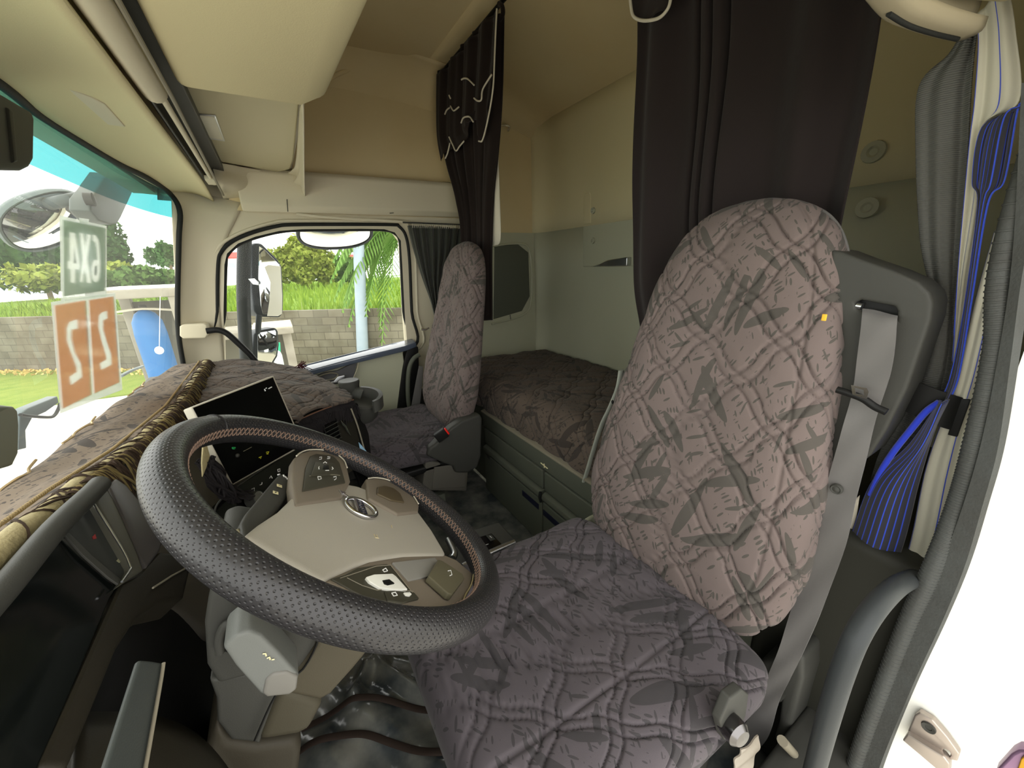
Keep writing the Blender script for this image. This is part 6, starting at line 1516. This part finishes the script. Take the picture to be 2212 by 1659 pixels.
# main door mirror with its mast
mm = thing('door_mirror', 'tall door mirror with a pale housing outside the passenger window', 'mirror', (-.05, 2.45, .9))
tube('mast', [(-0.077,2.42,1.348),(-0.11,2.42,1.217),(-0.149,2.42,1.037),(-0.181,2.42,0.848),(-0.211,2.42,0.651)], .030, M('black mast', (44, 48, 50), .5), mm, smooth=4, seg=14)
prism('housing', [(-0.066,2.46,1.285),(-0.045,2.46,1.298),(-0.018,2.46,1.294),(0.038,2.46,1.215),(0.051,2.46,1.179),(0.03,2.46,1.022),(0.011,2.46,0.934),(-0.009,2.46,0.91),(-0.103,2.46,0.924),(-0.12,2.46,0.955),(-0.106,2.46,1.079)], (-.06, .12, 0), hous, mm, bev=.012)
prism('mirror_glass', [(-0.033,2.452,1.28),(-0.012,2.452,1.262),(0.041,2.452,1.186),(0.021,2.452,1.023),(0.004,2.452,0.945),(-0.017,2.452,0.927),(-0.084,2.452,0.938),(-0.085,2.452,0.982),(-0.068,2.452,1.125)], (0, .003, 0), mir, mm, bev=.001)
prism('cover', [(-0.03,2.445,1.177),(-0.01,2.445,1.188),(0.044,2.445,1.179),(0.023,2.445,1.024),(0.004,2.445,0.931),(-0.016,2.445,0.92),(-0.067,2.445,0.925),(-0.041,2.445,1.004),(-0.018,2.445,1.099)], (0, .006, 0), white_pnt, mm, bev=.002)
prism('reflector', [(-0.111,2.4,1.122),(-0.083,2.4,1.123),(-0.069,2.4,1.102),(-0.073,2.4,1.089),(-0.096,2.4,1.094)], (0, -.003, 0), silver, mm, bev=0)
wm = thing('wide_mirror', 'small wide-angle mirror below the tall door mirror', 'mirror', (-.1, 2.45, .75))
prism('housing', [(-0.145,2.46,0.834),(-0.127,2.46,0.849),(-0.039,2.46,0.857),(-0.032,2.46,0.836),(-0.041,2.46,0.761),(-0.06,2.46,0.698),(-0.096,2.46,0.65),(-0.161,2.46,0.634),(-0.194,2.46,0.65),(-0.181,2.46,0.716)], (-.04, .10, 0), hous, wm, bev=.010)
prism('mirror_glass', [(-0.129,2.452,0.828),(-0.115,2.452,0.841),(-0.045,2.452,0.846),(-0.041,2.452,0.822),(-0.05,2.452,0.764),(-0.068,2.452,0.706),(-0.104,2.452,0.658),(-0.144,2.452,0.654),(-0.161,2.452,0.678)], (0, .003, 0), mir, wm, bev=.001)
tube('arm', [(-0.102,2.46,0.934), (-0.115,2.46,0.886), (-0.127,2.46,0.837)], .014, hous, wm, smooth=0)
km = thing('kerb_mirror', 'round-bottomed kerb mirror hanging over the top of the passenger window', 'mirror', (0.342,2.4,1.352))
kc = np.array((0.34,2.4,1.338))
convex('mirror_glass', kc, (0.05, -.62, -.70), (0, -.6, .6), .36, .20, .03, mir, km, pw=2.3)
housing('housing', kc, (0.05, -.62, -.70), (0, -.6, .6), .37, .21, .08, hous, km, pw=2.3)
# front mirror on its bracket at the passenger corner of the windshield
fm_ = thing('front_mirror', 'convex front mirror on a curved arm beyond the passenger corner of the windshield', 'mirror', (-.62, 1.9, 1.35))
fc = np.array((-0.66,2.148,1.353))
fn_ = np.array((.70, -.48, -.50))
convex('mirror_glass', fc, fn_, (-.3, -.35, .9), .26, .185, .03, mir, fm_, pw=2.4)
housing('housing', fc, fn_, (-.3, -.35, .9), .268, .193, .07, M('grey mirror back', (92, 104, 102), .5), fm_, pw=2.4)
tube('arm', [tuple(fc+np.array((-.03, .03, .05)))] + [(-0.56,2.046,1.414),(-0.56,2.221,1.451)] + [(-0.5,2.066,1.419),(-0.5,2.12,1.396)], .020, M('mirror arm grey', (74, 82, 80), .5), fm_, smooth=6, seg=14)
tube('lower_arm', [(-0.56,2.017,1.38),(-0.56,2.12,1.365)] + [(-0.5,2.066,1.373)], .010, dkgrey, fm_, smooth=5)
prism('bracket', [(-0.455,2.12,1.52),(-0.455,2.568,1.571),(-0.455,2.428,1.51),(-0.455,2.117,1.368),(-0.455,2.043,1.338),(-0.455,1.964,1.327),(-0.455,1.856,1.328),(-0.455,1.807,1.354),(-0.455,1.843,1.393),(-0.455,1.938,1.435)], (-.05, 0, 0), M('mirror bracket grey', (86, 94, 90), .5), fm_, bev=.006)
lathe('pivot', (-0.445,1.832,1.39), (1, 0, 0), [(-.02, .02), (.0, .02), (.002, .012), (.003, .001)], dkgrey, fm_)
sl_ = prism('tint_sticker', [(-0.324,2.12,1.477),(-0.317,2.417,1.515),(-0.324,2.425,1.474),(-0.332,2.115,1.435)], (-.001, 0, 0), M('dark green sticker', (54, 82, 70), .5)); tag(sl_, 'dark green sticker at the passenger end of the tint band', 'sticker')
# wiper arm lying along the foot of the windshield, with its washer hose
wp_ = thing('wiper', 'dark wiper arm with a thin hose outside the lower windshield', 'wiper', (-.6, 1.3, .85))
prism('arm', [(-0.6,1.389,0.834),(-0.6,1.426,0.837),(-0.6,1.58,0.826),(-0.6,1.575,0.807),(-0.6,1.496,0.804),(-0.6,1.427,0.809),(-0.6,1.381,0.791),(-0.6,1.355,0.753),(-0.6,1.324,0.761),(-0.6,1.366,0.809)], (-.02, 0, .004), M('blue-grey wiper arm', (104, 118, 122), .4), wp_, bev=.003)
tube('hose', [(-0.59,1.364,0.837),(-0.59,1.398,0.822),(-0.59,1.471,0.794),(-0.59,1.502,0.79),(-0.59,1.535,0.8),(-0.59,1.552,0.809)], .004, black_pl, wp_, smooth=6)
tube('blade', [(-0.58,2.018,0.781),(-0.58,2.148,0.775),(-0.58,2.291,0.761)], .006, M('blue-grey wiper arm', (104, 118, 122), .4), wp_, smooth=3)
# grey housings inside the pane
ch_ = thing('camera_housing', 'dark grey camera housing at the top of the windshield above the driver', 'camera housing', (-.30, 1.05, 1.38))
prism('body', [(-0.3,0.923,1.414),(-0.3,0.972,1.42),(-0.3,1.069,1.424),(-0.3,1.067,1.41),(-0.3,1.008,1.339),(-0.3,0.981,1.322),(-0.3,0.951,1.311),(-0.3,0.881,1.298),(-0.3,0.834,1.291)], (-.04, .0, .0), dkgrey, ch_, bev=.012, seg=4)
prism('seam', [(-0.297,0.972,1.402),(-0.297,0.987,1.401),(-0.297,0.937,1.321),(-0.297,0.921,1.316)], (-.01, 0, 0), black_pl, ch_, bev=.003)
bx = thing('sensor_box', 'grey rounded plastic box at the lower left edge of the windshield', 'box', (-0.44,0.928,0.855))
prism('body', [(-0.44,0.946,0.957),(-0.44,0.979,0.949),(-0.44,1.011,0.936),(-0.44,1.018,0.925),(-0.44,1.003,0.9),(-0.44,0.969,0.859),(-0.44,0.943,0.848),(-0.44,0.878,0.864)], (-.05, .0, .0), M('grey-green plastic', (124, 128, 116), .5), bx, bev=.012, seg=4)
